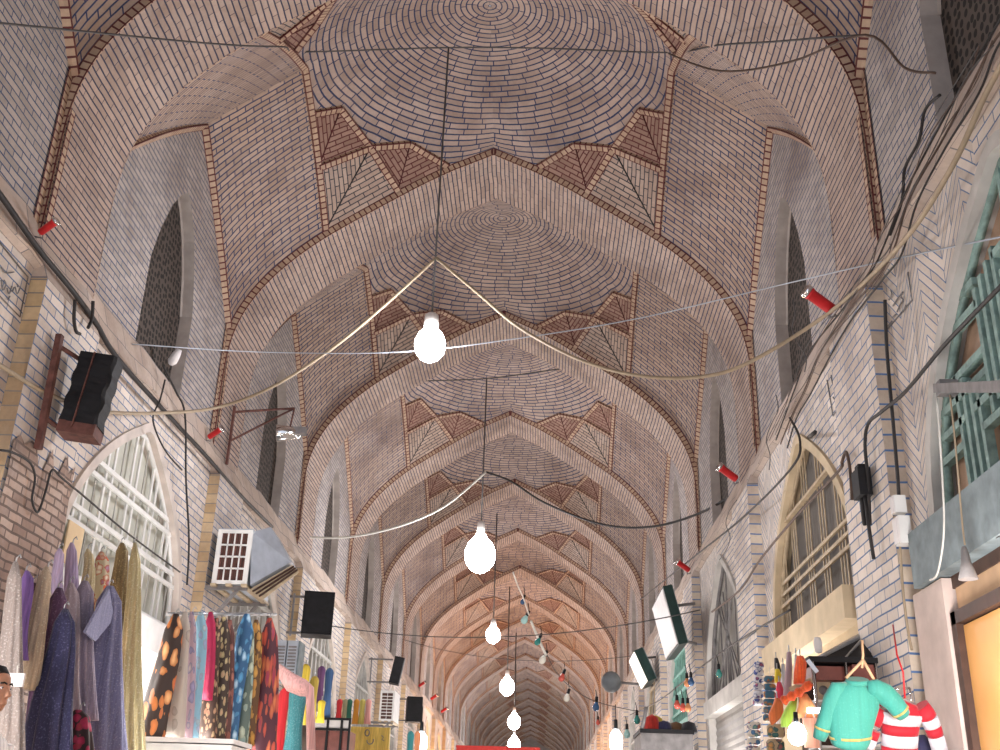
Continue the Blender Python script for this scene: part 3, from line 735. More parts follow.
# ------------------------------------------------------------------ red-hooded spotlights at the feet of the ribs
def spot(px, py, x, s, lab, mt='red', ang=1):
    p = at(px, py, x=x); sg = 1 if x > 0 else -1
    t = thing('spotlight', lab, 'spotlight', p, 'spotlights at the feet of the ribs')
    ax = V((-sg*.85*ang, -.25, .55)).normalized()
    w = MB(); w.lathe([(0, -.17*s), (.05*s, -.17*s), (.062*s, -.15*s), (.062*s, .12*s), (.07*s, .12*s), (.07*s, .14*s), (0, .14*s)], p, M[mt], ax, 12); w.build('hood', t)
    w = MB(); w.lathe([(.05*s, .135*s), (.075*s, .15*s), (.08*s, .19*s), (.06*s, .2*s), (0, .185*s)], p, M['chrome'], ax, 12); w.build('reflector', t)
    w = MB(); w.tube([p-ax*.1*s, p-ax*.12*s+V((0, .03, -.1*s)), p+V((sg*.14, .03, -.14*s))], .016*s, M['iron'], 6); w.build('bracket', t)
spot(48, 227, -3.36, .5, 'red spotlight at the foot of the nearest left rib')
spot(215, 433, -3.36, .58, 'red spotlight at the foot of the second left rib')
spot(820, 301, 3.2, .85, 'red and silver spotlight below the nearest right screen window')
spot(728, 473, 3.3, .85, 'red spotlight at the foot of the second right rib, by the narrow dark window')
spot(683, 566, 3.3, .8, 'red spotlight at the foot of the third right rib')
spot(422, 684, -3.3, .75, 'tiny red spotlight far down the left wall, left of three')
spot(434, 697, -3.3, .85, 'tiny red spotlight far down the left wall, middle of three')
spot(444, 710, -3.3, .9, 'tiny red spotlight far down the left wall, right of three')
p = at(175, 357, x=-3.42); w = MB(); w.lathe([(0, .1), (.03, .1), (.05, .03), (.055, -.06), (.03, -.1), (0, -.11)], p, M['ceramic'], (.5, -.3, .8), 12); tag(w.build('wall_lamp', origin=p), 'small white lamp beside the nearest left screen window', 'lamp')
# floodlight on an arm
p = at(288, 433, y=14.2); t = thing('floodlight', 'silver floodlight on a rusty arm before the second left window', 'floodlight', p)
ax = V((-.95, -.2, -.1)).normalized()
w = MB(); w.lathe([(0, -.18), (.07, -.17), (.10, -.05), (.13, .16), (.125, .17), (.05, .06), (0, .05)], p, M['chrome'], ax, 14); w.build('reflector', t)
w = MB(); w.box(p+V((.17, 0, .03)), (.09, .06, .05), M['iron']); w.build('gear_box', t)
w = MB(); q = at(234, 412, x=-3.44); e1 = p+V((.05, 0, .38)); w.tube([q, e1], .018, M['rust']); w.tube([q-V((0, 0, .42)), e1], .015, M['rust']); w.bar(q+V((0, 0, .08)), q-V((0, 0, .75)), .05, .03, M['rust']); w.tube([e1, p+V((.02, 0, .08))], .014, M['rust']); w.build('arm', t)
for (a, b, lab) in (((at(300, 620, x=-3.3)), (at(700, 610, x=3.2)), 'thin wire across the street in front of the orange bays'), ((at(405, 640, x=-3.3)), (at(640, 655, x=3.3)), 'thin slack wire far across the street behind the bulb string')):
    w = MB(); w.tube(sag(a, b, .35), .010, M['wire'], 4); tag(w.build('support_wire', origin=a), lab, 'wire')
# ------------------------------------------------------------------ loudspeakers and coolers
def orient(yaw, tilt=0): return (Matrix.Rotation(yaw, 3, 'Z') @ Matrix.Rotation(tilt, 3, 'Y'))
# big wrapped box near left
p = at(92, 394, y=8.3); s = mpp(p)
t = thing('loudspeaker', 'tall loudspeaker wrapped in black plastic on an iron bracket, near left wall', 'loudspeaker', p)
R = orient(.12, .10); U_, F_, Z_ = R @ V((1, 0, 0)), R @ V((0, 1, 0)), R @ V((0, 0, 1))
w = MB()
rows = []
for i in range(13):
    a = i/12; z = lerp(.33, -.31, a); wr_ = .155+.008*math.sin(i*1.7)
    c = p+Z_*z
    pr = [(-1, -1), (-.1, -1.05), (.85, -1.0), (1, -.8), (1.03, .6), (.9, 1), (-.9, 1), (-1, .8)]
    rows.append([c+U_*(x*wr_+.003*math.sin(i*1.3+j))+F_*(y_*.13+.006*math.sin(i*1.1+2*j)) for j, (x, y_) in enumerate(pr)])
w.grid(rows, M['black'], closed=True, smooth=False); w.face(rows[0], M['black']); w.face(rows[-1], M['black']); w.build('wrapped_cabinet', t)
w = MB(); w.box(p-Z_*.355, (.155, .13, .05), M['rust'], R); w.build('base_tray', t)
w = MB(); w.bar(p+U_*-.03-F_*.145+Z_*.33, p+U_*-.03-F_*.145-Z_*.36, .02, .01, M['rust'], U_); w.build('strap', t)
w = MB(); a, b = at(60, 335, x=-3.3), at(38, 449, x=-3.3); w.bar(a, b, .06, .05, M['rust'], (1, 0, 0))
for zz in (.28, -.36):
    k = p+Z_*zz-U_*.15; kk = a+(b-a)*max(.02, min(.98, (a.z-k.z)/(a.z-b.z))); w.tube([kk, k], .02, M['rust'])
w.build('bracket', t)
def speaker(px, py, y, hw, hh, dep, lab, yaw=.0, tilt=.0, mt='black', frame=True, face='black'):
    p = at(px, py, y=y); s = mpp(p); R = orient(yaw, tilt)
    t = thing('loudspeaker', lab, 'loudspeaker', p)
    w = MB(); w.box(p, (hw*s, dep, hh*s), M[mt], R); w.build('cabinet', t)
    w = MB(); w.box(p-R @ V((0, dep+.012, 0)), (hw*s*.88, .014, hh*s*.9), M[face], R); w.build('grille_cloth', t)
    w = MB(); sg = -1 if p.x < 0 else 1
    for zz in (-1, 1):
        k = p+V((sg*hw*s*.9, 0, zz*hh*s*.85)); w.tube([k, V((sg*3.4, p.y, k.z))], .02, M['iron'])
    w.bar(V((sg*3.33, p.y, p.z-hh*s)), V((sg*3.33, p.y, p.z+hh*s)), .04, .03, M['iron'], (1, 0, 0)); w.build('bracket', t)
speaker(318, 615, 17.6, 15, 21, .22, 'black loudspeaker on the left wall beyond the silver cooler', .2)
speaker(397, 671, 26.5, 5, 13, .2, 'narrow black tilted loudspeaker farther along the left wall', .1, .18)
speaker(414, 710, 30, 7.5, 12, .25, 'small black loudspeaker above the far left stalls, right of the pale cooler', .2)
def cooler(p, hw, hd, hh, lab, nx, ny, body='galv', shelf=True):
    """evaporative cooler: grilled front to the camera, sheet sides, on a bracket shelf"""
    t = thing('air_cooler', lab, 'air cooler', p-V((0, 0, hh)))
    w = MB(); w.box(p, (hw, hd, hh), M[body]); w.box(p+V((0, 0, hh)), (hw*1.04, hd*1.04, .02), M[body]); w.build('body', t)
    w = MB(); f = p-V((0, hd+.012, 0))
    for sx in (-1, 1): w.box(f+V((sx*hw*.90, 0, 0)), (hw*.13, .02, hh*1.02), M['white'])
    for sz in (-1, 1): w.box(f+V((0, .001, sz*hh*.95)), (hw*1.018, .019, hh*.065), M['white'])
    for i in range(1, nx): w.box(f+V((lerp(-.8, .8, i/nx)*hw, 0, 0)), (hw*.035, .016, hh*.9), M['white'])
    for i in range(1, ny): w.box(f+V((0, 0, lerp(-.88, .88, i/ny)*hh)), (hw*.8, .016, hh*.03), M['white'])
    w.build('grille', t)
    w = MB(); w.box(f+V((0, .008, 0)), (hw*.85, .004, hh*.9), M['rust'])
    for i in range(9): w.box(f+V((lerp(-.8, .8, i/8)*hw, .002, 0)), (.006, .006, hh*.88), M['darkwood'])
    w.build('wet_pad', t)
    if shelf:
        w = MB(); z = p.z-hh-.04; wl_ = -3.36
        for yy in (-hd*.9, hd*.9):
            w.bar((wl_, p.y+yy, z), (p.x+hw, p.y+yy, z), .05, .05, M['iron']); w.bar((wl_, p.y+yy, z-.55), (p.x+hw*.5, p.y+yy, z), .04, .04, M['iron'])
        for xx in (-hw*.9, 0, hw*.9): w.bar((p.x+xx, p.y-hd*1.1, z+.02), (p.x+xx, p.y+hd*1.1, z+.02), .07, .03, M['tanpaint'])
        w.build('shelf_bracket', t)
    return t
p = at(233, 557, y=12.9); s = mpp(p)
t = cooler(V((p.x, p.y+.55, p.z)), 17*s, .55, 27*s, 'large air cooler with white grille and silver side on left wall shelf', 4, 4)
w = MB()
fr = [at(252, 532, y=12.9), at(271, 527, y=13.4), at(291, 562, y=13.6), at(250, 585, y=12.9)]; bk = [q+V((-.02, .55, 0)) for q in fr]
w.face(fr, M['galv']); w.face(bk, M['galv']); w.grid([fr, bk], M['galv'], closed=True, smooth=False); w.build('side_duct', t)
w = MB(); fr = [at(250, 589, y=12.95), at(292, 565, y=13.6), at(299, 572, y=13.6), at(263, 599, y=12.95)]; bk = [q+V((-.1, .3, .03)) for q in fr]
w.face(fr, M['tanpaint']); w.face(bk, M['tanpaint']); w.grid([fr, bk], M['tanpaint'], closed=True, smooth=False)
for k in range(1, 4):
    w.bar(fr[0].lerp(fr[3], k/4)-V((0, .02, 0)), fr[1].lerp(fr[2], k/4)-V((0, .02, 0)), .02, .02, M['darkwood'])
w.build('louvred_panel', t)
p = at(387, 706, y=26); s = mpp(p); cooler(V((p.x, p.y+.5, p.z)), 7*s, .5, 14*s, 'small pale air cooler above the far left stalls', 2, 8, 'white')
p = at(286, 660, y=14.6); s = mpp(p)   # grey louvred shutters of a stall
t = thing('louvred_cabinet', 'grey louvred double doors standing behind the red dress', 'cabinet', p-V((0, 0, .3)))
for i, xx in enumerate((-7, 7)):
    w = MB(); c = p+V((xx*s*.82, 0, 0)); w.box(c, (5*s, .02, 19*s), M['galv']); w.build('door', t)
    w = MB()
    for k in range(9): w.box(c+V((0, -.025, lerp(-.75, .75, k/8)*17*s)), (4*s, .008, .012), M['iron'])
    w.build('louvres', t)
w = MB(); w.box(p+V((0, .2, 0)), (12*s, .17, 19.5*s), M['greydoor']); w.bar(p+V((0, .2, 0)), (-3.37, p.y+.2, p.z), .2, .5, M['greydoor']); w.build('case', t)
# ------------------------------------------------------------------ light-box signs on the right wall
M['darkgreen'] = plain('dark_green_metal', (.012, .035, .03), .5, .2, 6)
def lightbox(px, py, y, hw, hh, dep, tilt, lab, lit):
    p = at(px, py, y=y); s = mpp(p); R = orient(.0, tilt)
    t = thing('sign_box', lab, 'sign', p)
    c = p+V((0, dep, 0))
    w = MB(); w.box(c, (hw*s, dep, hh*s), M['greydoor'], R); w.box(c-R @ V((hw*s*.2, 0, 0)), (hw*s, dep*1.02, hh*s*1.02), M['darkgreen'], R); w.build('case', t)
    w = MB(); w.box(c-R @ V((hw*s*1.25, 0, 0)), (.012, dep*.96, hh*s*.95), M['sign_lit' if lit else 'ceramic'], R); w.build('sign_face', t)
    w = MB(); w.tube([c+R @ V((hw*s, 0, hh*s*.6)), V((3.36, c.y, c.z+hh*s*.75))], .025, M['iron']); w.tube([c+R @ V((hw*s, 0, -hh*s*.6)), V((3.36, c.y, c.z-hh*s*.7))], .025, M['iron']); w.build('bracket', t)
M['sign_lit'] = emis('lit_sign_face', (1, .93, .84), .9)
lightbox(676, 614, 17.0, 4.5, 29, .85, -.24, 'large pale sign box with dark green case tilted out from right wall', False)
lightbox(646, 664, 23.5, 4.5, 16, .7, -.42, 'smaller lit sign box tilted out farther along the right wall', True)
M['dishgrey'] = plain('dull_grey_metal', (.10, .11, .12), .5, .15, 5)
p = at(611, 682, y=25.0); t = thing('dish_lamp', 'round grey dome lamp on the right wall beyond the lit sign', 'lamp', p)
ax = V((-.45, -.85, -.1)).normalized()
w = MB(); w.lathe([(0, .20), (.12, .18), (.20, .10), (.24, 0), (.235, -.03), (0, -.03)], p, M['dishgrey'], ax, 18); w.build('dome', t)
w = MB(); w.lathe([(.15, -.03), (.16, -.2), (.1, -.26), (0, -.26)], p, M['black'], ax, 12); w.tube([p-ax*.2, V((3.4, p.y+.4, p.z))], .03, M['iron']); w.build('housing', t)
# ------------------------------------------------------------------ string of coloured bulbs
BC = {'green': (.03, .23, .20), 'white': (.72, .70, .62), 'red': (.60, .10, .07), 'blue': (.04, .10, .22), 'amber': (.62, .25, .10), 'teal': (.35, .6, .58)}
for k_, c_ in BC.items(): M['bulb_'+k_] = plain('bulb_glass_'+k_, c_, .2, .05, 9, spec=.6)
def cbulb(px, py, y, col, lab, sc=1.0, lean=0, grp='coloured bulbs strung on the right side'):
    p = at(px, py, y=y); s = mpp(p); r = 3.5*s*sc; ax = V((lean, 0, -1)).normalized()
    t = thing('coloured_bulb', lab, 'bulb', p-ax*r*2, grp)
    w = MB(); w.lathe([(0, -2.6*r), (r*.42, -2.6*r), (r*.5, -1.1*r), (r*.4, -.9*r)], p, M['black'], ax, 8); w.tube([p-ax*r*2.6, p-ax*r*2.6+V((-.02, 0, .12))], .008, M['cable'], 4); w.build('socket', t)
    w = MB(); w.lathe([(r*.4, -1.1*r), (r*.6, -.6*r), (r, .2*r), (r*.9, .9*r), (r*.5, 1.4*r), (0, 1.5*r)], p, M['bulb_'+col], ax, 12); w.build('glass', t)
cbulb(523, 601, 16.5, 'blue', 'dark blue bulb, highest on the string under the far arches', .7, -.3)
cbulb(525, 619, 16.8, 'teal', 'pale teal bulb, second from the top of the string', 1, -.5)
cbulb(538, 641, 17.2, 'green', 'dark green bulb, third from the top of the string', .9, -.5)
cbulb(543, 659, 17.6, 'white', 'white bulb, fourth from the top of the string', 1, -.5)
cbulb(562, 677, 18.2, 'red', 'red bulb at mid string, right of the white one', .9, -.4)
cbulb(567, 697, 18.6, 'white', 'milky bulb hanging below the red one of the string', .9, -.3)
cbulb(596, 706, 19.4, 'blue', 'blue bulb at the low right end of the string', 1, -.1)
cbulb(598, 722, 19.6, 'red', 'small dark red bulb under the blue one at the low end', .6)
cable([at(513, 572, y=16), at(518, 586, y=16.2), at(523, 597, y=16.4), at(529, 615, y=16.7)], .012, 'white_cable', 'white cord, top length of the bulb string', 'cord')
cable([at(531, 621, y=16.9), at(538, 638, y=17.2), at(546, 655, y=17.5)], .022, 'white_cable', 'white cord, thick lower length of the bulb string', 'cord')
cable([at(546, 653, y=17.5), at(556, 672, y=18), at(572, 688, y=18.6), at(597, 702, y=19.4), at(640, 712, y=20)], .007, 'wire', 'thin wire carrying the lower coloured bulbs', 'support_wire')
for px, py, y, c_, lab in ((719, 673, 14.5, 'green', 'green bulb hanging in front of the branch lattice window'), (677, 704, 16.5, 'red', 'red bulb, left of three in a row by the teal window'), (683, 707, 16.4, 'red', 'red bulb, middle of three in a row by the teal window'), (688, 707, 16.3, 'amber', 'amber bulb, right of three in a row by the teal window'),
                          (687, 682, 16.3, 'amber', 'amber bulb above the row of three'), (691, 681, 16.2, 'blue', 'blue bulb beside the amber one, above the row of three'), (637, 719, 18, 'green', 'green bulb hanging left of the dark stall'), (627, 733, 18.5, 'teal', 'teal bulb, lowest on the right side')):
    cbulb(px, py, y, c_, lab, .95)
# ------------------------------------------------------------------ fabrics on the left
FAB = [  # name colour, top px, bottom px, width top/bottom px, plane x, label
 ('greybeige', (.30, .255, .235), (.75, .7, .66), (16, 562), (6, 770), 9, 26, -2.95, 'grey-beige sequined fabric hanging at the left edge of the stall'),
 ('violet', (.20, .11, .36), None, (26, 571), (22, 660), 9, 11, -3.0, 'short plain violet cloth beside the grey-beige fabric'),
 ('maroon', (.06, .018, .028), None, (33, 583), (27, 690), 8, 12, -3.0, 'dark maroon cloth between violet and gold-beige fabrics'),
 ('goldbeige', (.44, .34, .24), (.8, .7, .5), (48, 567), (24, 690), 9, 20, -2.9, 'gold-beige fabric leaning left, with glitter'),
 ('plum', (.085, .035, .085), (.3, .2, .3), (58, 588), (36, 745), 13, 20, -2.9, 'dark plum fabric behind the navy one'),
 ('navy', (.014, .014, .058), (.16, .15, .30), (64, 609), (46, 775), 12, 44, -2.75, 'navy blue glitter fabric spreading wide at the bottom'),
 ('lavender', (.40, .32, .46), None, (59, 549), (58, 610), 7, 10, -3.15, 'pale lavender cloth at the back rail, shorter one'),
 ('lilac', (.42, .33, .47), None, (73, 543), (70, 640), 7, 15, -3.15, 'taller lilac cloth at the back rail'),
 ('mauve', (.34, .28, .31), (.6, .55, .6), (70, 583), (70, 720), 10, 20, -2.95, 'grey mauve fabric behind the square-cornered one'),
 ('dove', (.26, .22, .29), (.5, .46, .55), (84, 581), (84, 720), 14, 20, -2.9, 'dove grey ribbed fabric right of the mauve'),
 ('goldprint', (.50, .42, .24), (.85, .8, .6), (88, 549), (86, 620), 6, 14, -3.15, 'gold and cream printed scarf at the back rail'),
 ('olivegold', (.24, .17, .075), (.75, .62, .3), (121, 543), (117, 640), 8, 18, -3.1, 'dark olive-gold shiny cloth next to the tall gold one'),
 ('bluegrey', (.17, .17, .29), (.55, .53, .65), (109, 586), (101, 780), 16, 42, -2.8, 'blue-grey sequined fabric with a square corner flap'),
 ('gold', (.46, .385, .20), (.85, .8, .6), (134, 543), (131, 780), 7, 24, -2.95, 'tall metallic gold fabric at the right end of the stall'),
]
def drape(nm, label, mt, top, bot, wt, wb, x, nf=6, fold=.16, group='fabrics hung at the left stall', cat='fabric', rings=13, flat=.6, seg=44, hook=True):
    P = at(*top, x=x); s = mpp(P); B = at(*bot, y=P.y+.02); s2 = mpp(B)
    secs, folds = [], []
    for i in range(rings):
        a = i/(rings-1); c = P.lerp(B, a); q = min(1, a/.06)
        ww = lerp(wt*s*1.25, wb*s2*1.12, a**.75)/2*(.35+.65*math.sin(q*PI/2))
        c = c+V((.012*math.sin(a*5+top[0]), .01*math.sin(a*7), 0))
        secs.append((c, V((ww, 0, 0)), V((0, max(.02, ww*flat), 0)))); folds.append(fold*min(1, .25+a*1.4))
    t = thing(nm, label, cat, P, group)
    w = MB(); w.loft(secs, mt, seg, folds, nf, top[0]); w.build('cloth', t)
    if hook:
        w = MB(); w.tube([P+V((0, 0, -.02)), P+V((0, 0, .03)), P+V((.02, 0, .055)), P+V((.03, 0, .03))], .006, M['steel'], 5); w.build('hook', t)
    return t
for i, (k_, c_, sp_, tp, bt, wt, wb, x, lab) in enumerate(FAB):
    mt = cloth('fabric_'+k_, c_, sp_, .55 if sp_ else 0, rough=.45 if k_ in ('gold', 'olivegold') else .75, metal=.35 if k_ in ('gold', 'olivegold') else 0)
    t = drape('hanging_fabric', lab, mt, tp, bt, wt, wb, x, nf=7+i % 4, fold=.2)
    if k_ == 'bluegrey':
        w = MB(); a, b, c, d = (at(px, py, x=-2.72) for px, py in ((107, 588), (83, 632), (93, 641), (112, 618)))
        e = V((.012, .02, 0))
        for q in ((a, b, c, d), (a+e, b+e, c+e, d+e)): w.face(q, mt)
        w.grid([[a, b, c, d], [a+e, b+e, c+e, d+e]], mt, closed=True); w.build('corner_flap', t)
fm = printed('floral_print', (.50, .42, .28), [(.75, .16, .05), (.55, .25, .3), (.35, .3, .5), (.75, .7, .55)], 16, .5)
drape('hanging_fabric', 'floral scarf with a red flower at the back rail', fm, (101, 552), (97, 650), 10, 16, -3.12)
dm = printed('crimson_print', (.03, .012, .012), [(.45, .02, .08), (.5, .05, .12), (.3, .02, .03)], 14, .45)
drape('hanging_fabric', 'short crimson and black bundle low in the left stall', dm, (80, 710), (78, 790), 16, 26, -2.65)
p = at(16, 680, x=-2.7); w = MB(); s = mpp(p); w.box(p, (8*s, .01, 6.5*s), M['ceramic']); w.tube([p+V((0, 0, 6*s)), p+V((-.01, 0, 14*s))], .004, M['white_cable'], 4); tag(w.build('price_card', origin=p), 'blank white price card hanging in the left stall', 'card')
# printed scarves in a row, second left stall
SC = [('ember', (.035, .018, .014), [(.78, .25, .06), (.85, .5, .22), (.6, .12, .05)], (176, 614), (150, 742), 12, 26, 11, .46, 'black scarf with large orange flowers, left end of the row'),
      ('cream', (.46, .395, .34), [(.48, .42, .37), (.46, .38, .32)], (186, 612), (171, 744), 10, 20, 6, .3, 'plain cream silk scarf in the row'),
      ('rose', (.40, .28, .32), [(.32, .28, .44), (.5, .4, .38)], (193, 612), (184, 744), 8, 13, 9, .4, 'pale rose and grey scarf in the row'),
      ('sky', (.22, .40, .50), [(.40, .50, .56), (.28, .32, .5)], (201, 612), (191, 744), 10, 14, 12, .4, 'sky blue and lilac scarf in the row'),
      ('cherry', (.42, .012, .07), [(.5, .02, .1), (.35, .01, .05)], (212, 612), (207, 700), 8, 9, 9, .3, 'short plain cherry red scarf in the row'),
      ('leopard', (.055, .028, .018), [(.50, .28, .16), (.42, .33, .18), (.35, .14, .09)], (217, 618), (205, 744), 9, 18, 17, .42, 'brown scarf with small tan spots in the row'),
      ('coin', (.05, .03, .022), [(.55, .45, .24), (.50, .30, .18)], (225, 617), (215, 744), 10, 16, 15, .45, 'dark scarf with coin-like gold spots in the row'),
      ('wine', (.10, .035, .03), [(.42, .16, .12), (.25, .08, .06)], (231, 620), (222, 744), 8, 13, 12, .42, 'wine brown scarf with faint red spots in the row'),
      ('ocean', (.025, .10, .22), [(.10, .35, .62), (.5, .68, .8), (.03, .05, .12)], (246, 614), (229, 746), 12, 15, 12, .5, 'bright blue tie-dyed scarf in the row'),
      ('mint', (.10, .14, .12), [(.55, .62, .48), (.2, .35, .36), (.6, .6, .4)], (250, 618), (239, 746), 9, 15, 10, .5, 'mint and black patterned scarf in the row'),
      ('saffron', (.12, .055, .02), [(.68, .36, .08), (.55, .25, .06), (.2, .07, .02)], (257, 620), (247, 746), 9, 14, 11, .48, 'saffron and brown patterned scarf in the row'),
      ('flame', (.075, .018, .03), [(.60, .10, .06), (.68, .22, .08), (.3, .03, .08)], (270, 618), (258, 765), 9, 32, 13, .5, 'dark red scarf with flame-coloured streaks, right end of the row')]
for i, (k_, g_, s_, tp, bt, wt, wb, sc_, sz_, lab) in enumerate(SC):
    y_ = 10.6+.12*i
    P = at(*tp, y=y_)
    drape('hanging_scarf', lab, printed('scarf_'+k_, g_, s_, sc_*(1.0 if k_ == 'ember' else 1.5), sz_, stretch=.5 if k_ != 'flame' else .22), tp, bt, wt, wb, P.x, nf=4, fold=.10, group='printed scarves in a row on the left', cat='scarf', rings=9)
a, b = at(166, 616, y=10.55), at(276, 616, y=12.1)
w = MB(); w.tube([a+V((0, 0, .02)), b+V((0, 0, .02))], .018, M['steel'], 8); tag(w.build('hanging_rail', origin=a), 'steel rail carrying the row of printed scarves', 'rail')
a, b = at(143, 744, y=10.2), at(246, 748, y=10.5); w = MB(); w.box(((a.x+b.x)/2, a.y+.1, (a.z-E)/2), ((b.x-a.x)/2, .3, (a.z+E)/2), M['white']); w.box(((a.x+b.x)/2, a.y+.1, a.z+.03), ((b.x-a.x)/2+.02, .33, .02), M['ceramic']); tag(w.build('counter', origin=(a.x, a.y, a.z)), 'white counter below the row of printed scarves', 'counter')
# garments farther left
def garment(px, py, y, ws, hs, col, lab, nm='dress', cat='dress', group='garments at the far left stalls', sleeves=False, sp=None):
    p = at(px, py, y=y); s = mpp(p); mt = cloth(nm+'_'+str(len(M))+lab[:6].strip().replace(' ', '_'), col, sp, .4)
    t = thing(nm, lab, cat, p, group); w = MB()
    prof_ = [(0, .3), (.04, .75), (.10, 1.0), (.3, .86), (.5, .78), (.75, .95), (1, 1.1)]
    w.loft([(p-V((0, 0, a*hs*s)), V((q*ws*s/2, 0, 0)), V((0, q*ws*s*.25, 0))) for a, q in prof_], mt, 20, [0, .02, .04, .06, .08, .1, .12], 6, px); w.build('bodice', t)
    if sleeves:
        for sg in (-1, 1):
            w = MB(); q = p+V((sg*ws*s*.45, 0, -.07*hs*s)); w.loft([(q, V((ws*s*.12, 0, 0)), V((0, ws*s*.12, 0))), (q+V((sg*ws*s*.18, 0, -.45*hs*s)), V((ws*s*.1, 0, 0)), V((0, ws*s*.1, 0)))], mt, 10); w.build('sleeve', t)
    w = MB(); w.tube([p+V((0, 0, .06)), p, p-V((ws*s*.3, 0, .06*hs*s))], .01, M['steel'], 5); w.tube([p, p+V((ws*s*.3, 0, -.06*hs*s))], .01, M['steel'], 5); w.build('hanger', t)
garment(285, 688, 13.2, 12, 80, (.55, .012, .02), 'bright red dress at the stall, left of the teal one')
garment(299, 686, 13.0, 19, 80, (.035, .20, .23), 'teal glitter dress beside the red one', sp=(.4, .6, .62))
p = at(296, 684, y=12.8); s = mpp(p); w = MB(); mt = cloth('pink_shawl', (.66, .36, .34)); w.loft([(at(278, 668, y=12.8), V((0, .04, 0)), V((.02, 0, .05))), (at(290, 682, y=12.75), V((0, .12, 0)), V((.03, 0, .1))), (at(303, 688, y=12.75), V((0, .12, 0)), V((.03, 0, .09))), (at(310, 692, y=12.8), V((0, .1, 0)), V((.04, 0, .05))), (at(311, 750, y=12.85), V((0, .07, 0)), V((.05, 0, .0)))], mt, 16, .08, 4)
tag(w.build('shawl', origin=p), 'pink shawl draped over the red and teal dresses', 'shawl')
garment(306, 664, 17.2, 11, 58, (.72, .52, .05), 'yellow shirt, left one of the yellow pair', 'shirt', 'shirt')
garment(322, 700, 17.0, 8, 22, (.72, .55, .04), 'small yellow shirt below the purple one', 'shirt', 'shirt')
garment(315, 676, 17.8, 9, 44, (.66, .5, .10), 'yellow shirt, right one of the yellow pair', 'shirt', 'shirt')
garment(322, 666, 18.2, 8, 36, (.20, .09, .24), 'purple shirt between yellow and blue ones', 'shirt', 'shirt')
garment(330, 668, 18.6, 9, 48, (.07, .16, .34), 'blue shirt at the right end of the hanging shirts', 'shirt', 'shirt')
for px, c_, nm_ in ((340, (.60, .03, .04), 'red'), (346, (.35, .33, .2), 'khaki'), (350, (.03, .16, .10), 'green'), (357, (.65, .28, .03), 'orange'), (363, (.55, .48, .12), 'mustard'), (369, (.72, .35, .32), 'pink')):
    garment(px, 699, 21, 6, 24, c_, nm_+' small garment in the far left row above the glass case', 'garment', 'garment')
# glass case
p = at(332, 722, y=18.5); s = mpp(p); t = thing('glass_case', 'dark framed glass case with white top panels below the shirts', 'display case', p-V((0, 0, 1.2)))
w = MB()
for xx in (-20, -4, 10, 18): w.box(p+V((xx*s, 0, -.6)), (.018, .02, .65), M['black'])
for zz in (3, -7, -60): w.box(p+V((-s, 0, zz*s)), (20*s, .025, .018), M['black'])
w.build('case_frame', t)
w = MB(); w.box(p+V((-s, .03, -2*s)), (19*s, .01, 4.5*s), M['ceramic']); w.build('top_panel', t)
w = MB(); w.box(p+V((-s, .35, -34*s)), (19.5*s, .3, 26*s), M['maroon_in']) if 'maroon_in' in M else w.box(p+V((-s, .35, -34*s)), (19.5*s, .3, 26*s), M['redwood']); w.build('case_back', t)
# yellow bag with scribbles
p = at(370, 727, y=21); s = mpp(p); t = thing('yellow_bag', 'yellow cloth sheet with dark scribbled marks hung at far left stall', 'bag', p)
ym = cloth('yellow_cloth', (.72, .52, .12)); w = MB()
rows = [[p+V((lerp(-19, 20, j/10)*s*(1+.04*i/5), -.05*math.sin(j*1.3+i*.5)*.6, -i*8*s)) for j in range(11)] for i in range(6)]
w.grid(rows, ym); w.grid([[q+V((0, .12, 0)) for q in r] for r in rows], ym)
for e in (0, -1): w.grid([[r[e] for r in rows], [r[e]+V((0, .12, 0)) for r in rows]], ym)
w.grid([rows[0], [q+V((0, .12, 0)) for q in rows[0]]], ym); w.build('cloth', t)
o_ = lambda dx, dy: p+V((dx*s, -.10, dy*s)); w = MB()
w.tube([o_(math.cos(a)*2.2-1.5, math.sin(a)*3-6) for a in [k*PI/6 for k in range(13)]], .012, M['iron'], 4); w.build('scribble', t); w = MB()
w.tube([o_(2+math.cos(a)*3.2, -13+math.sin(a)*3.6) for a in [PI+k*PI/8 for k in range(10)]], .012, M['iron'], 4); w.build('scribble', t); w = MB()
w.tube([o_(13, -8), o_(15, -10), o_(13.5, -12), o_(16, -13)], .010, M['iron'], 4); w.build('scribble', t)
# ------------------------------------------------------------------ right stall
# display cabinet
ya = 8.2
A, B = at(809, 659, y=ya), at(878, 660, y=ya); s = mpp(A)
x0, x1, zt = A.x, B.x, (A.z+B.z)/2; zb = zt-1.3
t = thing('display_cabinet', 'open mahogany display cabinet with chrome posts behind the teal sweater', 'cabinet', ((x0+x1)/2, ya, zb))
w = MB(); w.box(((x0+x1)/2, ya+.17, zt), ((x1-x0)/2, .17, .02), M['black']); w.build('top', t)
w = MB(); w.box(((x0+x1)/2, ya+.34, (zt+zb)/2), ((x1-x0)/2-.02, .015, (zt-zb)/2), M['darkwood']); w.box(((x0+x1)/2, ya+.2, zt-.09), ((x1-x0)/2-.03, .12, .05), M['redwood']); w.build('back_panel', t)
w = MB(); w.box((x1-.10, ya+.17, zt-.17), (.09, .15, .14), M['redwood']); w.build('side_panel', t)
for xx in (x0+.03, x0+.27, x1-.02):
    w = MB(); w.tube([(xx, ya+.01, zt-.02), (xx, ya+.01, zb)], .014, M['chrome'], 8); w.build('post', t)
for zz in (-.30, -.62):
    w = MB(); w.box(((x0+x1)/2, ya+.17, zt+zz), ((x1-x0)/2-.02, .15, .008), M['white']); w.build('shelf', t)
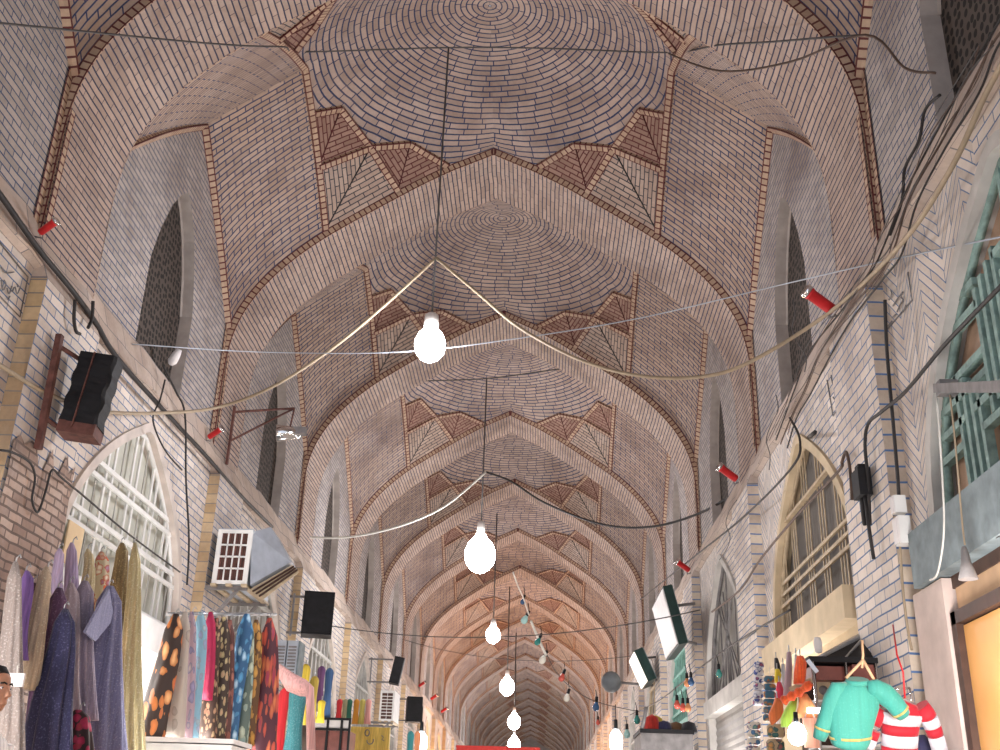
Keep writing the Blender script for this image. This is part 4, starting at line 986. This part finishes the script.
w = MB(); w.bar((x0-.01, ya-.0, zt-.01), (x0+.05, ya-.01, zt-.10), .015, .03, M['steel']); w.build('corner_brace', t)
p = V((x0+.14, ya+.22, zt-.20)); t = thing('framed_picture', 'small framed oval picture standing in the display cabinet', 'picture', p-V((0, 0, .09)))
w = MB(); w.box(p, (.055, .012, .085), M['tanpaint']); w.build('frame', t); w = MB(); w.lathe([(0, .016), (.035, .015), (.036, .0)], p, M['iron'], (0, -1, 0), 14); w.build('oval_print', t)
p0, p1 = at(818, 660, y=8.4), at(868, 632, y=8.9); w = MB(); mdir = (p1-p0)
w.face([p0, p0+V((.42, .0, .0)), p1+V((.02, 0, -.02)), p1], M['black']); w.face([p0+V((0, .03, .03)), p0+V((.42, .03, .03)), p1+V((.02, .03, .01)), p1+V((0, .03, .03))], M['black'])
w.bar(p0, p1, .04, .04, M['steel']); w.bar(p0+V((.2, 0, .0)), p1+V((.01, 0, 0)), .015, .03, M['steel']); tag(w.build('awning', origin=p0), 'dark sloping awning sheet above the display cabinet', 'awning')
p = at(818, 646, y=8.6); w = MB(); w.lathe([(0, .07), (.025, .065), (.035, .02), (.03, -.05), (0, -.06)], p, M['ceramic'], seg=10); tag(w.build('spare_bulb', origin=p), 'small unlit white bulb at the sill of the tan lattice window', 'bulb')
# shop bulb
p = at(797, 734, y=7.9); s = mpp(p); t = thing('shop_lamp', 'glaring white shop bulb beside the display cabinet', 'lamp', p+V((0, 0, 20*s)))
w = MB(); w.lathe([(0, 21*s), (2.2*s, 21*s), (2.6*s, 11*s), (0, 10*s)], p, M['black'], seg=10); w.build('socket', t)
w = MB(); r = 9.5*s; w.lathe([(r*.35, 1.15*r), (r*.75, .8*r), (r, .1*r), (r*.92, -.6*r), (r*.55, -1.05*r), (0, -1.2*r)], p, M['bulbshop'], seg=16); w.build('bulb', t)
# sweaters
def sweater(cpx, pts, y, mats, lab, dep=.055, tilt=0):
    """pts: dict of body sections [(px,py,halfwidth px)], sleeves [[(px,py,half px)...] x2]"""
    p = at(*cpx, y=y); t = thing('sweater', lab, 'sweater', p)
    def sect(L_, mt, nm, st=None, par=None, dm=1.0):
        w = MB(); secs = []
        for i, (px, py, hw) in enumerate(L_):
            c = at(px, py, y=y); s = mpp(c); a = L_[min(i+1, len(L_)-1)]; b = L_[max(i-1, 0)]
            d = V((a[0]-b[0], a[1]-b[1])).normalized(); nrm = V((-d.y, d.x))
            secs.append((c, (VU*nrm.x-VW*nrm.y)*hw*s, VF*min(dep, hw*s*.8)*dm))
        w.loft(secs, mt, 20, .03, 5, cpx[0]); return w.build(nm, par or t)
    return t, sect
teal = cloth('teal_knit', (.035, .28, .235), (.10, .40, .34), .3, var=.1); yel = cloth('yellow_trim', (.42, .34, .11))
t, sect = sweater((858, 684), None, 6.9, None, 'teal knitted child sweater with yellow trim hung over the red striped one')
sect([(857, 682, 9), (856, 687, 17), (855, 694, 24), (854, 704, 25), (851, 718, 24), (850, 730, 22), (850, 742, 20), (849, 748, 17)], teal, 'body')
sect([(846, 690, 8), (838, 690, 10), (833, 700, 10), (828, 715, 9), (822, 730, 8), (819, 739, 6.5)], teal, 'sleeve')
sect([(866, 689, 8), (875, 689, 10), (884, 694, 11), (893, 702, 10), (900, 711, 9), (904, 716, 7)], teal, 'sleeve')
sect([(857, 679, 11), (857, 684, 13)], teal, 'collar')
sect([(823, 727.5, 8.9), (822.4, 729.5, 8.8)], yel, 'cuff_band', dm=1.04); sect([(899.2, 710, 9.8), (900.6, 711.8, 9.6)], yel, 'cuff_band', dm=1.04)
sect([(850, 736, 21.8), (850, 738.5, 21.4)], yel, 'hem_band', dm=1.05)
p = at(857, 672, y=6.9); w = MB(); w.tube([at(862, 640, y=6.9), at(863, 655, y=6.9), at(862, 668, y=6.9)], .008, M['ochre'], 6); w.tube([at(863, 660, y=6.9), at(846, 678, y=6.9)], .010, M['ochre'], 6); w.tube([at(863, 660, y=6.9), at(874, 680, y=6.9)], .010, M['ochre'], 6); w.build('wooden_hanger', t)
red = cloth('red_knit', (.42, .006, .022), var=.1); wht = cloth('white_knit', (.58, .57, .64), var=.08); nav = cloth('navy_knit', (.015, .015, .06))
t, sect = sweater((905, 706), None, 7.05, None, 'red and white striped child sweater hung behind the teal one')
b = [(906, 704, 12), (904, 708, 22), (902, 712, 27)]
sect([(907, 701, 10), (905, 706, 19), (903, 710, 25), (902, 713, 25.5)], red, 'yoke')
sect([(902, 712.5, 25), (901.5, 717, 21.5), (901, 724, 19.5)], wht, 'white_stripe'); sect([(901, 724, 19.5), (900.5, 734, 18.5)], red, 'red_stripe')
sect([(900.5, 734, 18.5), (900, 746, 18.2)], wht, 'white_stripe'); sect([(900, 746, 18.2), (899.5, 757, 18.6)], red, 'red_stripe'); sect([(899.5, 757, 18.6), (899, 770, 18.6)], wht, 'white_stripe')
sect([(882, 709, 8), (877, 716, 8), (873, 724, 8)], red, 'sleeve'); sect([(873, 730, 8), (870, 738, 8)], red, 'sleeve_stripe'); sect([(870, 738, 8), (866, 747, 8.4)], wht, 'sleeve_stripe')
sect([(920, 706, 9), (926, 714, 9.5), (929, 718, 9)], red, 'sleeve'); sect([(929, 718, 9), (933, 727, 8.5)], wht, 'sleeve_stripe'); sect([(933, 727, 8.5), (936, 736, 8)], red, 'sleeve_stripe'); sect([(936, 736, 8), (940, 750, 8)], wht, 'sleeve_stripe')
w = MB(); w.tube([at(905, 700, y=7.05), at(903, 672, y=7.05), at(897, 655, y=7.05), at(893, 625, x=3.28)], .006, M['red'], 5); w.tube([at(895, 706, y=7.05), at(905, 699, y=7.05), at(916, 705, y=7.05)], .008, M['steel'], 5); w.build('hanger', t)
w = MB(); a = at(922, 735, y=7.2); s = mpp(a); w.loft([(a, V((3*s, 0, 0)), V((0, .02, 0))), (a-V((0, 0, 12*s)), V((13*s, 0, 0)), V((0, .05, 0))), (a-V((0, 0, 60*s)), V((15*s, 0, 0)), V((0, .06, 0)))], nav, 18, .06, 5); tag(w.build('jacket', origin=a), 'navy jacket hanging behind the striped sweater', 'jacket')
# little rail behind the sweaters
w = MB(); a, b = at(890, 690, y=7.4), at(910, 688, y=7.4); w.tube([a, b], .008, M['chrome'], 6); w.tube([b, b-V((0, 0, .14))], .006, M['chrome'], 6); w.tube([a, a-V((0, 0, .14))], .006, M['chrome'], 6); tag(w.build('wire_hook', origin=a), 'chrome hook frame between sweaters and plastered jamb', 'hook')
# hanging wares left of the cabinet
def strip(px, py0, py1, y, hw, mt, lab, nm='hanging_pack', cat='pack', nseg=6, group='packs hung beside the tan lattice window'):
    p = at(px, py0, y=y); q = at(px-1, py1, y=y); s = mpp(p); t = thing(nm, lab, cat, p, group)
    for i in range(nseg):
        a, b = p.lerp(q, i/nseg), p.lerp(q, (i+.92)/nseg); w = MB()
        c = (a+b)/2; h = (a.z-b.z)/2
        w.loft([(c+V((0, 0, h)), V((hw*s*.7, 0, 0)), V((0, .01, 0))), (c+V((0, 0, h*.6)), V((hw*s, 0, 0)), V((0, .025, 0))), (c-V((0, 0, h*.6)), V((hw*s, 0, 0)), V((0, .025, 0))), (c-V((0, 0, h)), V((hw*s*.7, 0, 0)), V((0, .01, 0)))], mt, 12); w.build('packet', t)
    w = MB(); w.tube([p+V((0, 0, .08)), q], .004, M['white_cable'], 4); w.build('string', t)
pk1 = printed('packet_print_blue', (.62, .62, .68), [(.06, .10, .35), (.5, .1, .12), (.75, .75, .8)], 22, .5)
pk2 = printed('packet_print_teal', (.05, .14, .22), [(.50, .22, .08), (.06, .22, .3), (.4, .35, .25)], 20, .5)
pk3 = printed('packet_print_pale', (.65, .62, .55), [(.1, .25, .5), (.6, .2, .1), (.2, .4, .3)], 22, .5)
strip(759, 662, 706, 10.6, 5, pk1, 'string of blue and silver packets, upper left one')
strip(770, 676, 722, 10.2, 6, pk2, 'tall teal patterned strip of packets with orange marks')
strip(754, 722, 770, 10.4, 7, pk3, 'string of pale packets, lower left one')
strip(776, 724, 770, 9.9, 9, printed('packet_print_mixed', (.50, .38, .24), [(.06, .2, .2), (.7, .35, .1), (.5, .12, .12)], 16, .5), 'wide mixed-colour packet board at the frame bottom', nseg=3)
def ware(pts, y, dep, mt, lab, nm, cat, group='scarves and bags beside the cabinet'):
    w = MB(); L_ = pts; secs = []
    for i, (px, py, hw) in enumerate(L_):
        c = at(px, py, y=y); s = mpp(c); secs.append((c, V((hw*s, 0, 0)), V((0, min(dep, hw*s), 0))))
    t = thing(nm, lab, cat, secs[0][0], group); w.loft(secs, mt, 18, .12, 4, L_[0][0]); w.build('cloth', t)
    w = MB(); c = secs[0][0]; w.tube([c-V((0, 0, .02)), c+V((0, 0, .05))], .005, M['steel'], 5); w.build('hook', t)
ware([(776, 658, 1.5), (777, 664, 2.5), (778, 672, 3)], 9.6, .03, cloth('black_bag', (.02, .02, .025)), 'small dark cloth above the yellow one', 'hanging_cloth', 'cloth')
ware([(777, 669, 2), (778, 675, 3.5), (777, 683, 2.5)], 9.5, .03, cloth('yellow_bag', (.72, .55, .03)), 'small yellow cloth hanging beside the teal packets', 'hanging_cloth', 'cloth')
ware([(779, 682, 2), (780, 690, 4), (779, 702, 4)], 9.45, .03, cloth('pink_bag', (.65, .04, .09)), 'pink-red cloth hanging below the yellow one', 'hanging_cloth', 'cloth')
ware([(783, 664, 1.5), (783, 680, 2.2), (782, 694, 2)], 9.6, .02, cloth('white_strip', (.6, .62, .7)), 'narrow white-blue strip left of the mauve scarf', 'hanging_cloth', 'cloth')
ware([(789, 652, 2), (789, 665, 3), (788, 680, 3.5), (787, 697, 4)], 8.4, .03, cloth('mauve_scarf', (.40, .27, .30)), 'mauve striped scarf hanging above the wooden shelf', 'hanging_scarf', 'scarf')
ware([(796, 655, 1.5), (796, 668, 2.5), (795, 680, 2.5)], 8.2, .03, cloth('white_scarf', (.7, .66, .62)), 'white scarf beside the orange one', 'hanging_scarf', 'scarf')
om = cloth('orange_scarf', (.75, .09, .015), (.9, .45, .05), .3)
ware([(800, 656, 3), (801, 663, 5), (800, 672, 5.5), (799, 684, 5)], 8.05, .04, om, 'bright orange scarf hanging at the corner of the cabinet', 'hanging_scarf', 'scarf')
w = MB(); P = crom([at(783, 701, y=8.05), at(792, 696, y=8.0), at(801, 691, y=7.95), at(811, 683, y=7.9)], 5); w.tube(P, [.03+.008*math.sin(i*1.6) for i in range(len(P))], om, 8); tag(w.build('tinsel_garland', origin=P[0]), 'orange tinsel garland under the orange scarf', 'garland')
ware([(777, 698, 2), (778, 704, 5), (776, 714, 8), (774, 720, 5), (772, 725, 1)], 8.3, .03, cloth('orange_kerchief', (.78, .20, .06)), 'orange kerchief hanging by its corner beside the teal packets', 'kerchief', 'kerchief')
ware([(795, 698, 2), (791, 708, 5), (787, 718, 6), (785, 727, 4)], 8.1, .03, cloth('lime_kerchief', (.42, .68, .08)), 'lime green kerchief left of the shop bulb', 'kerchief', 'kerchief')
ware([(803, 694, 4), (806, 702, 7), (808, 711, 11), (806, 718, 11)], 8.0, .03, cloth('peach_kerchief', (.80, .34, .13)), 'peach orange kerchief above the shop bulb', 'kerchief', 'kerchief')
w = MB(); c = at(811, 733, y=7.95); s = mpp(c); w.box(c, (7*s, .02, 14*s), cloth('peach_bag', (.80, .38, .26))); w.tube([c+V((-5*s, 0, 14*s)), c+V((-3*s, 0, 19*s)), c+V((3*s, 0, 19*s)), c+V((5*s, 0, 14*s))], .005, M['white_cable'], 5); tag(w.build('paper_bag', origin=c), 'salmon pink bag hanging right of the shop bulb', 'bag')
w = MB(); a, b = at(790, 690, y=8.2), at(812, 680, y=8.15); w.bar(a, b, .06, .03, M['tanpaint']); tag(w.build('wooden_lath', origin=a), 'short wooden lath behind the orange scarf', 'lath')
w = MB(); a, b = at(808, 712, y=7.93), at(824, 709, y=7.93); w.box((a+b)/2, ((b-a).length/2, .03, .018), M['tube']); tag(w.build('shop_light', origin=a), 'white lit tube between shop bulb and cabinet', 'lamp')
for px, py, y, lab in ((421, 741, 27.0, 'lit white bulb low on the left before the far stalls'), (616, 739, 27.0, 'lit white bulb low on the right by the far stalls')):
    p = at(px, py, y=y); r = .16; t = thing('shop_lamp', lab, 'lamp', p+V((0, 0, .45)))
    w = MB(); w.lathe([(.04, .45), (.05, .2), (0, .2)], p, M['black'], seg=8); w.tube([p+V((0, 0, .4)), p+V((0, 0, .8))], .012, M['cable'], 4); w.build('socket', t)
    w = MB(); w.lathe([(.06, .22), (r*.9, .1), (r, -.1), (r*.8, -.3), (0, -.4)], p, M['bulbshop'], seg=12); w.build('bulb', t)
p = at(498, 747, y=58.0); s = mpp(p); w = MB(); w.box(p-V((0, 0, .35)), (42*s, .03, .38), cloth('red_banner', (.45, .03, .03))); tag(w.build('hanging_banner', origin=p), 'red banner across the street under the farthest lamp', 'banner')
for px, c_, nm_ in ((411, (.03, .22, .24), 'teal'), (418, (.66, .26, .12), 'orange')):
    garment(px, 731, 25, 7, 40, c_, nm_+' garment hanging left of the far white bulb', 'garment', 'garment')
# roller shutter under the branch lattice and the dark stall before the teal window
yk = Y0+L
w = MB(); rows = []
for i in range(60):
    z = 1.85-i*.055; rows.append([(3.56+(.016 if i % 2 else 0), yk+SHC-1.62, z), (3.56+(.016 if i % 2 else 0), yk+SHC+1.62, z)])
w.grid(rows, M['shutter'], smooth=False); w.box((3.56, yk+SHC, 1.9), (.05, 1.62, .09), M['iron']); tag(w.build('roller_shutter', origin=(3.46, yk+SHC, -E)), 'closed grey roller shutter below the branch lattice window', 'shutter')
p = at(667, 741, y=17.5); s = mpp(p); t = thing('market_stall', 'dark covered market stall below the coloured bulbs on the right', 'stall', (p.x, p.y, -E))
w = MB(); w.box((p.x, p.y+.6, (p.z+.12-E)/2), (26*s, .6, (p.z+.12+E)/2), M['iron']); w.build('body', t)
w = MB(); w.box((p.x, p.y+.6, p.z+.14), (27*s, .66, .03), M['black']); w.tube([(p.x-26*s, p.y-.02, p.z+.1), (p.x-22*s, p.y-.02, p.z+.34), (p.x-20*s, p.y-.02, p.z+.5)], .03, M['iron']); w.build('cover', t)
for i, (px, py, c_, lab) in enumerate(((652, 722, (.55, .03, .02), 'red folded cloth on the dark stall, left'), (657, 727, (.6, .45, .04), 'yellow folded cloth on the dark stall'), (664, 731, (.03, .03, .09), 'navy folded bundle on the dark stall'), (677, 730, (.16, .08, .035), 'brown folded bundle on the dark stall'), (689, 732, (.02, .02, .03), 'black folded bundle at the right end of the dark stall'))):
    q = at(px, py, y=17.9); q.z = p.z+.175; q.y += .12*(i % 2); w = MB(); h = .17 if i > 1 else .26
    w.lathe([(0, h), (.10, h*.8), (.13, h*.2), (.13, 0), (0, 0)], q, cloth('bundle_%d' % i, c_), seg=12); tag(w.build('cloth_bundle', origin=q), lab, 'bundle', 'bundles on the dark stall')
# ------------------------------------------------------------------ carved brick inscription panels
def inscription(x, corners, strokes, name):
    w = MB(); sg = 1 if x > 0 else -1
    P = [at(px, py, x=x) for px, py in corners]; w.tube(P, .006, M['iron'], 4)
    for st in strokes: w.tube(crom([at(px, py, x=x-sg*.005) for px, py in st], 4), .006, M['iron'], 4)
    struct(w.build(name))
inscription(-3.49, [(-4, 238), (28, 277), (20, 317), (-4, 292)], [[(1, 267), (6, 273), (14, 272)], [(1, 280), (3, 290), (6, 284), (4, 280)], [(7, 288), (9, 294), (12, 286)], [(12, 292), (15, 287), (17, 294), (20, 288)], [(8, 300), (10, 296)], [(17, 284), (18, 287)]], 'trim_3')
inscription(3.49, [(884, 333), (912, 300), (908, 272)], [[(889, 300), (892, 294), (890, 290)], [(893, 306), (898, 298), (903, 292)], [(897, 312), (900, 305), (903, 300), (901, 297)], [(892, 318), (896, 314)], [(903, 312), (906, 305)], [(888, 326), (892, 321)]], 'trim_4')
inscription(3.49, [(845, 397), (833, 416), (827, 380)], [[(831, 375), (833, 384), (836, 372)], [(838, 392), (841, 385), (838, 378)], [(833, 397), (836, 402)]], 'trim_5')
w = MB(); q = random.Random(3)
for x_, ya_, yb_, zt_ in ((-3.345, 7.668, 8.802, 2.78), (-3.488, 6.95, 7.65, 2.55)):
    top_ = [(x_, lerp(ya_, yb_, k/12), zt_+q.uniform(-.16, .12)) for k in range(13)]
    rows = [[(x_+q.uniform(-.004, .014)*(0 < r < 9), y, lerp(z, .3, r/9)) for (_, y, z) in top_] for r in range(10)]
    w.grid(rows, M['rough'], lambda i, j: (rows[i][j][1], rows[i][j][2]), smooth=False)
struct(w.build('trim_6'))
# ------------------------------------------------------------------ the man at the left edge
H = at(-8, 690, y=6.0); FZ = H.z-1.60
w = MB(); w.box((-2.9, 6.0, (FZ-E)/2), (.95, 1.6, (FZ+E)/2), M['ochre']); o = w.build('floor_step'); struct(o)
man = thing('person', 'man in a white shirt standing in profile before the left fabrics', 'person', (H.x, H.y, FZ))
skin = plain('skin', (.50, .25, .155), .55, .08, 20); hairm = plain('dark_hair', (.012, .010, .010), .6, .2, 30); shirt = cloth('white_shirt', (.80, .78, .78)); trou = cloth('dark_trousers', (.03, .03, .035))
fx, fy = V((.97, -.24, 0)), V((.24, .97, 0))      # facing, and to his left
def hp(f, l, z): return H+fx*f+fy*l+V((0, 0, z))
def ring(f, z, hf, hl): return (hp(f, 0, z), fx*hf, fy*hl)
w = MB()
w.loft([ring(-.01, .125, .02, .02), ring(-.01, .11, .07, .055), ring(-.005, .07, .098, .074), ring(0, .02, .102, .078), ring(.004, -.03, .098, .072), ring(.012, -.07, .088, .062), ring(.02, -.105, .066, .048), ring(.022, -.122, .035, .03)], skin, 22)
w.loft([ring(-.02, -.05, .06, .058), ring(-.022, -.15, .056, .055), ring(-.03, -.22, .07, .08)], skin, 16)
w.loft([(hp(.095, 0, .012), fx*.012, fy*.008), (hp(.108, 0, -.012), fx*.016, fy*.011), (hp(.116, 0, -.030), fx*.020, fy*.016), (hp(.10, 0, -.042), fx*.014, fy*.014)], skin, 10)
w.loft([(hp(.094, 0, -.062), fx*.014, fy*.024), (hp(.096, 0, -.07), fx*.012, fy*.022), (hp(.092, 0, -.08), fx*.014, fy*.02)], skin, 10)
for sg in (-1, 1):
    w.loft([(hp(-.01, sg*.078, .025), fx*.018, fy*.008), (hp(-.012, sg*.085, 0), fx*.022, fy*.01), (hp(-.005, sg*.078, -.03), fx*.010, fy*.008)], skin, 10)
w.loft([ring(-.03, -.21, .07, .10), ring(-.03, -.27, .09, .18), ring(-.03, -.40, .11, .18), ring(-.03, -.60, .10, .155), ring(-.03, -.75, .10, .165), ring(-.03, -.86, .09, .15)], skin, 22)
for sg in (-1, 1):
    sh_, el, wr0 = hp(-.03, sg*.205, -.28), hp(-.05, sg*.25, -.56), hp(.06, sg*.24, -.80)
    w.tube([sh_, sh_.lerp(el, .5), el, el.lerp(wr0, .4), wr0], [.055, .048, .040, .042, .028], skin, 12)
    d = (wr0-el).normalized(); pal = wr0+d*.09
    w.tube([wr0, wr0+d*.03, pal], [.028, .036, .034], skin, 10)
    for k in range(4):
        b0 = pal+fy*0+fx*(.026-.017*k); ln_ = (.075, .085, .08, .062)[k]
        w.tube([b0-d*.015, b0+d*ln_*.5-fy*sg*.006, b0+d*ln_-fy*sg*.022], [.010, .009, .007], skin, 7)
    tb = wr0+d*.035+fx*.03; w.tube([tb, tb+fx*.025+d*.025, tb+fx*.03+d*.06], [.012, .011, .008], skin, 7)
    hip, kn, an = hp(-.03, sg*.09, -.84), hp(-.01, sg*.095, -1.17), hp(-.05, sg*.10, -1.53)
    w.tube([hip, hip.lerp(kn, .5), kn, kn.lerp(an, .35), an], [.085, .072, .055, .054, .036], skin, 14)
    w.loft([(an+V((0, 0, -.02)), fx*.045, fy*.035), (an+fx*.03+V((0, 0, -.05)), fx*.10, fy*.042), (an+fx*.04-V((0, 0, .068)), fx*.115, fy*.042)], M['black'], 14)
o = w.build('body', man); md = o.modifiers.new('join', 'REMESH'); md.mode = 'VOXEL'; md.voxel_size = .006; md.use_smooth_shade = True
w = MB()
for sg in (-1, 1):
    c = hp(.083, sg*.032, .008); w.lathe([(0, .012), (.008, .009), (.011, 0)], c, M['ceramic'], fx, 10); w.lathe([(0, .0145), (.005, .012)], c, M['black'], fx, 8)
    w.tube([hp(.088, sg*.05, .03), hp(.099, sg*.03, .036), hp(.102, sg*.012, .03)], .005, hairm, 6)
w.build('eyes', man)
w = MB(); w.loft([ring(-.03, .142, .02, .02), ring(-.025, .128, .075, .06), ring(-.02, .09, .098, .082), ring(-.03, .05, .088, .086), ring(-.045, .0, .075, .084), ring(-.055, -.06, .055, .07)], hairm, 24, .015, 9); w.build('hair', man)
w = MB(); w.loft([ring(-.025, -.185, .068, .075), ring(-.03, -.215, .09, .12), ring(-.03, -.255, .105, .205), ring(-.03, -.32, .125, .215), ring(-.03, -.45, .13, .205), ring(-.03, -.62, .122, .185), ring(-.03, -.86, .125, .19), ring(-.03, -.90, .12, .185)], shirt, 26, .012, 7)
for sg in (-1, 1):
    sh_, el = hp(-.03, sg*.19, -.275), hp(-.05, sg*.255, -.57); w.tube([sh_, sh_.lerp(el, .25), sh_.lerp(el, .6), sh_.lerp(el, .82)], [.075, .075, .07, .072], shirt, 14)
o = w.build('shirt', man); md = o.modifiers.new('join', 'REMESH'); md.mode = 'VOXEL'; md.voxel_size = .009; md.use_smooth_shade = True
w = MB(); w.loft([ring(-.03, -.84, .115, .178), ring(-.03, -.92, .11, .175)], trou, 20)
for sg in (-1, 1):
    hip, kn, an = hp(-.03, sg*.088, -.86), hp(-.01, sg*.095, -1.17), hp(-.05, sg*.10, -1.50); w.tube([hip, hip.lerp(kn, .5), kn, an], [.10, .09, .075, .065], trou, 14)
w.build('trousers', man)
#@END@
# ------------------------------------------------------------------ light
def point(name, loc, power, col=(1, 1, 1), r=.15):
    d = bpy.data.lights.new(name, 'POINT'); d.energy = power; d.color = col; d.shadow_soft_size = r
    o = bpy.data.objects.new(name, d); C.objects.link(o); o.location = V(loc)+V((0, 0, E)); return o
for i, y in enumerate((10.8, 21.3, 31.8, 42.3, 52.8, 63.3)):
    point('lamp_light', (-.51, y, 4.4), 190, (.93, .93, 1), .25)
for k in range(-2, 21):
    y = Y0+k*L+MID
    warm = (1, .94, .91) if k not in (6, 7) else (1, .50, .19)
    for sg in (-1, 1):
        point('shop_light', (sg*2.95, y, .55), (125 if k not in (6, 7) else 420) if k > 0 else 135, warm, .3)
point('shop_light', (-4.1, 10.7, 1.3), 90, (1, .97, .93), .2); point('shop_light', (-1.9, 9.0, .7), 25, (1, .96, .92), .2)  # the second is an added fill out in the street, brightening the scarves
w = bpy.data.worlds.new('world'); bpy.context.scene.world = w; w.use_nodes = True
w.node_tree.nodes['Background'].inputs[0].default_value = (.80, .86, 1.0, 1)
w.node_tree.nodes['Background'].inputs[1].default_value = 1.1
vs = bpy.context.scene.view_settings
vs.view_transform = 'Standard'; vs.look = 'None'; vs.gamma = 1; vs.use_curve_mapping = False; vs.exposure = 0.2
for o in bpy.data.objects:
    if '_o' in o: del o['_o']
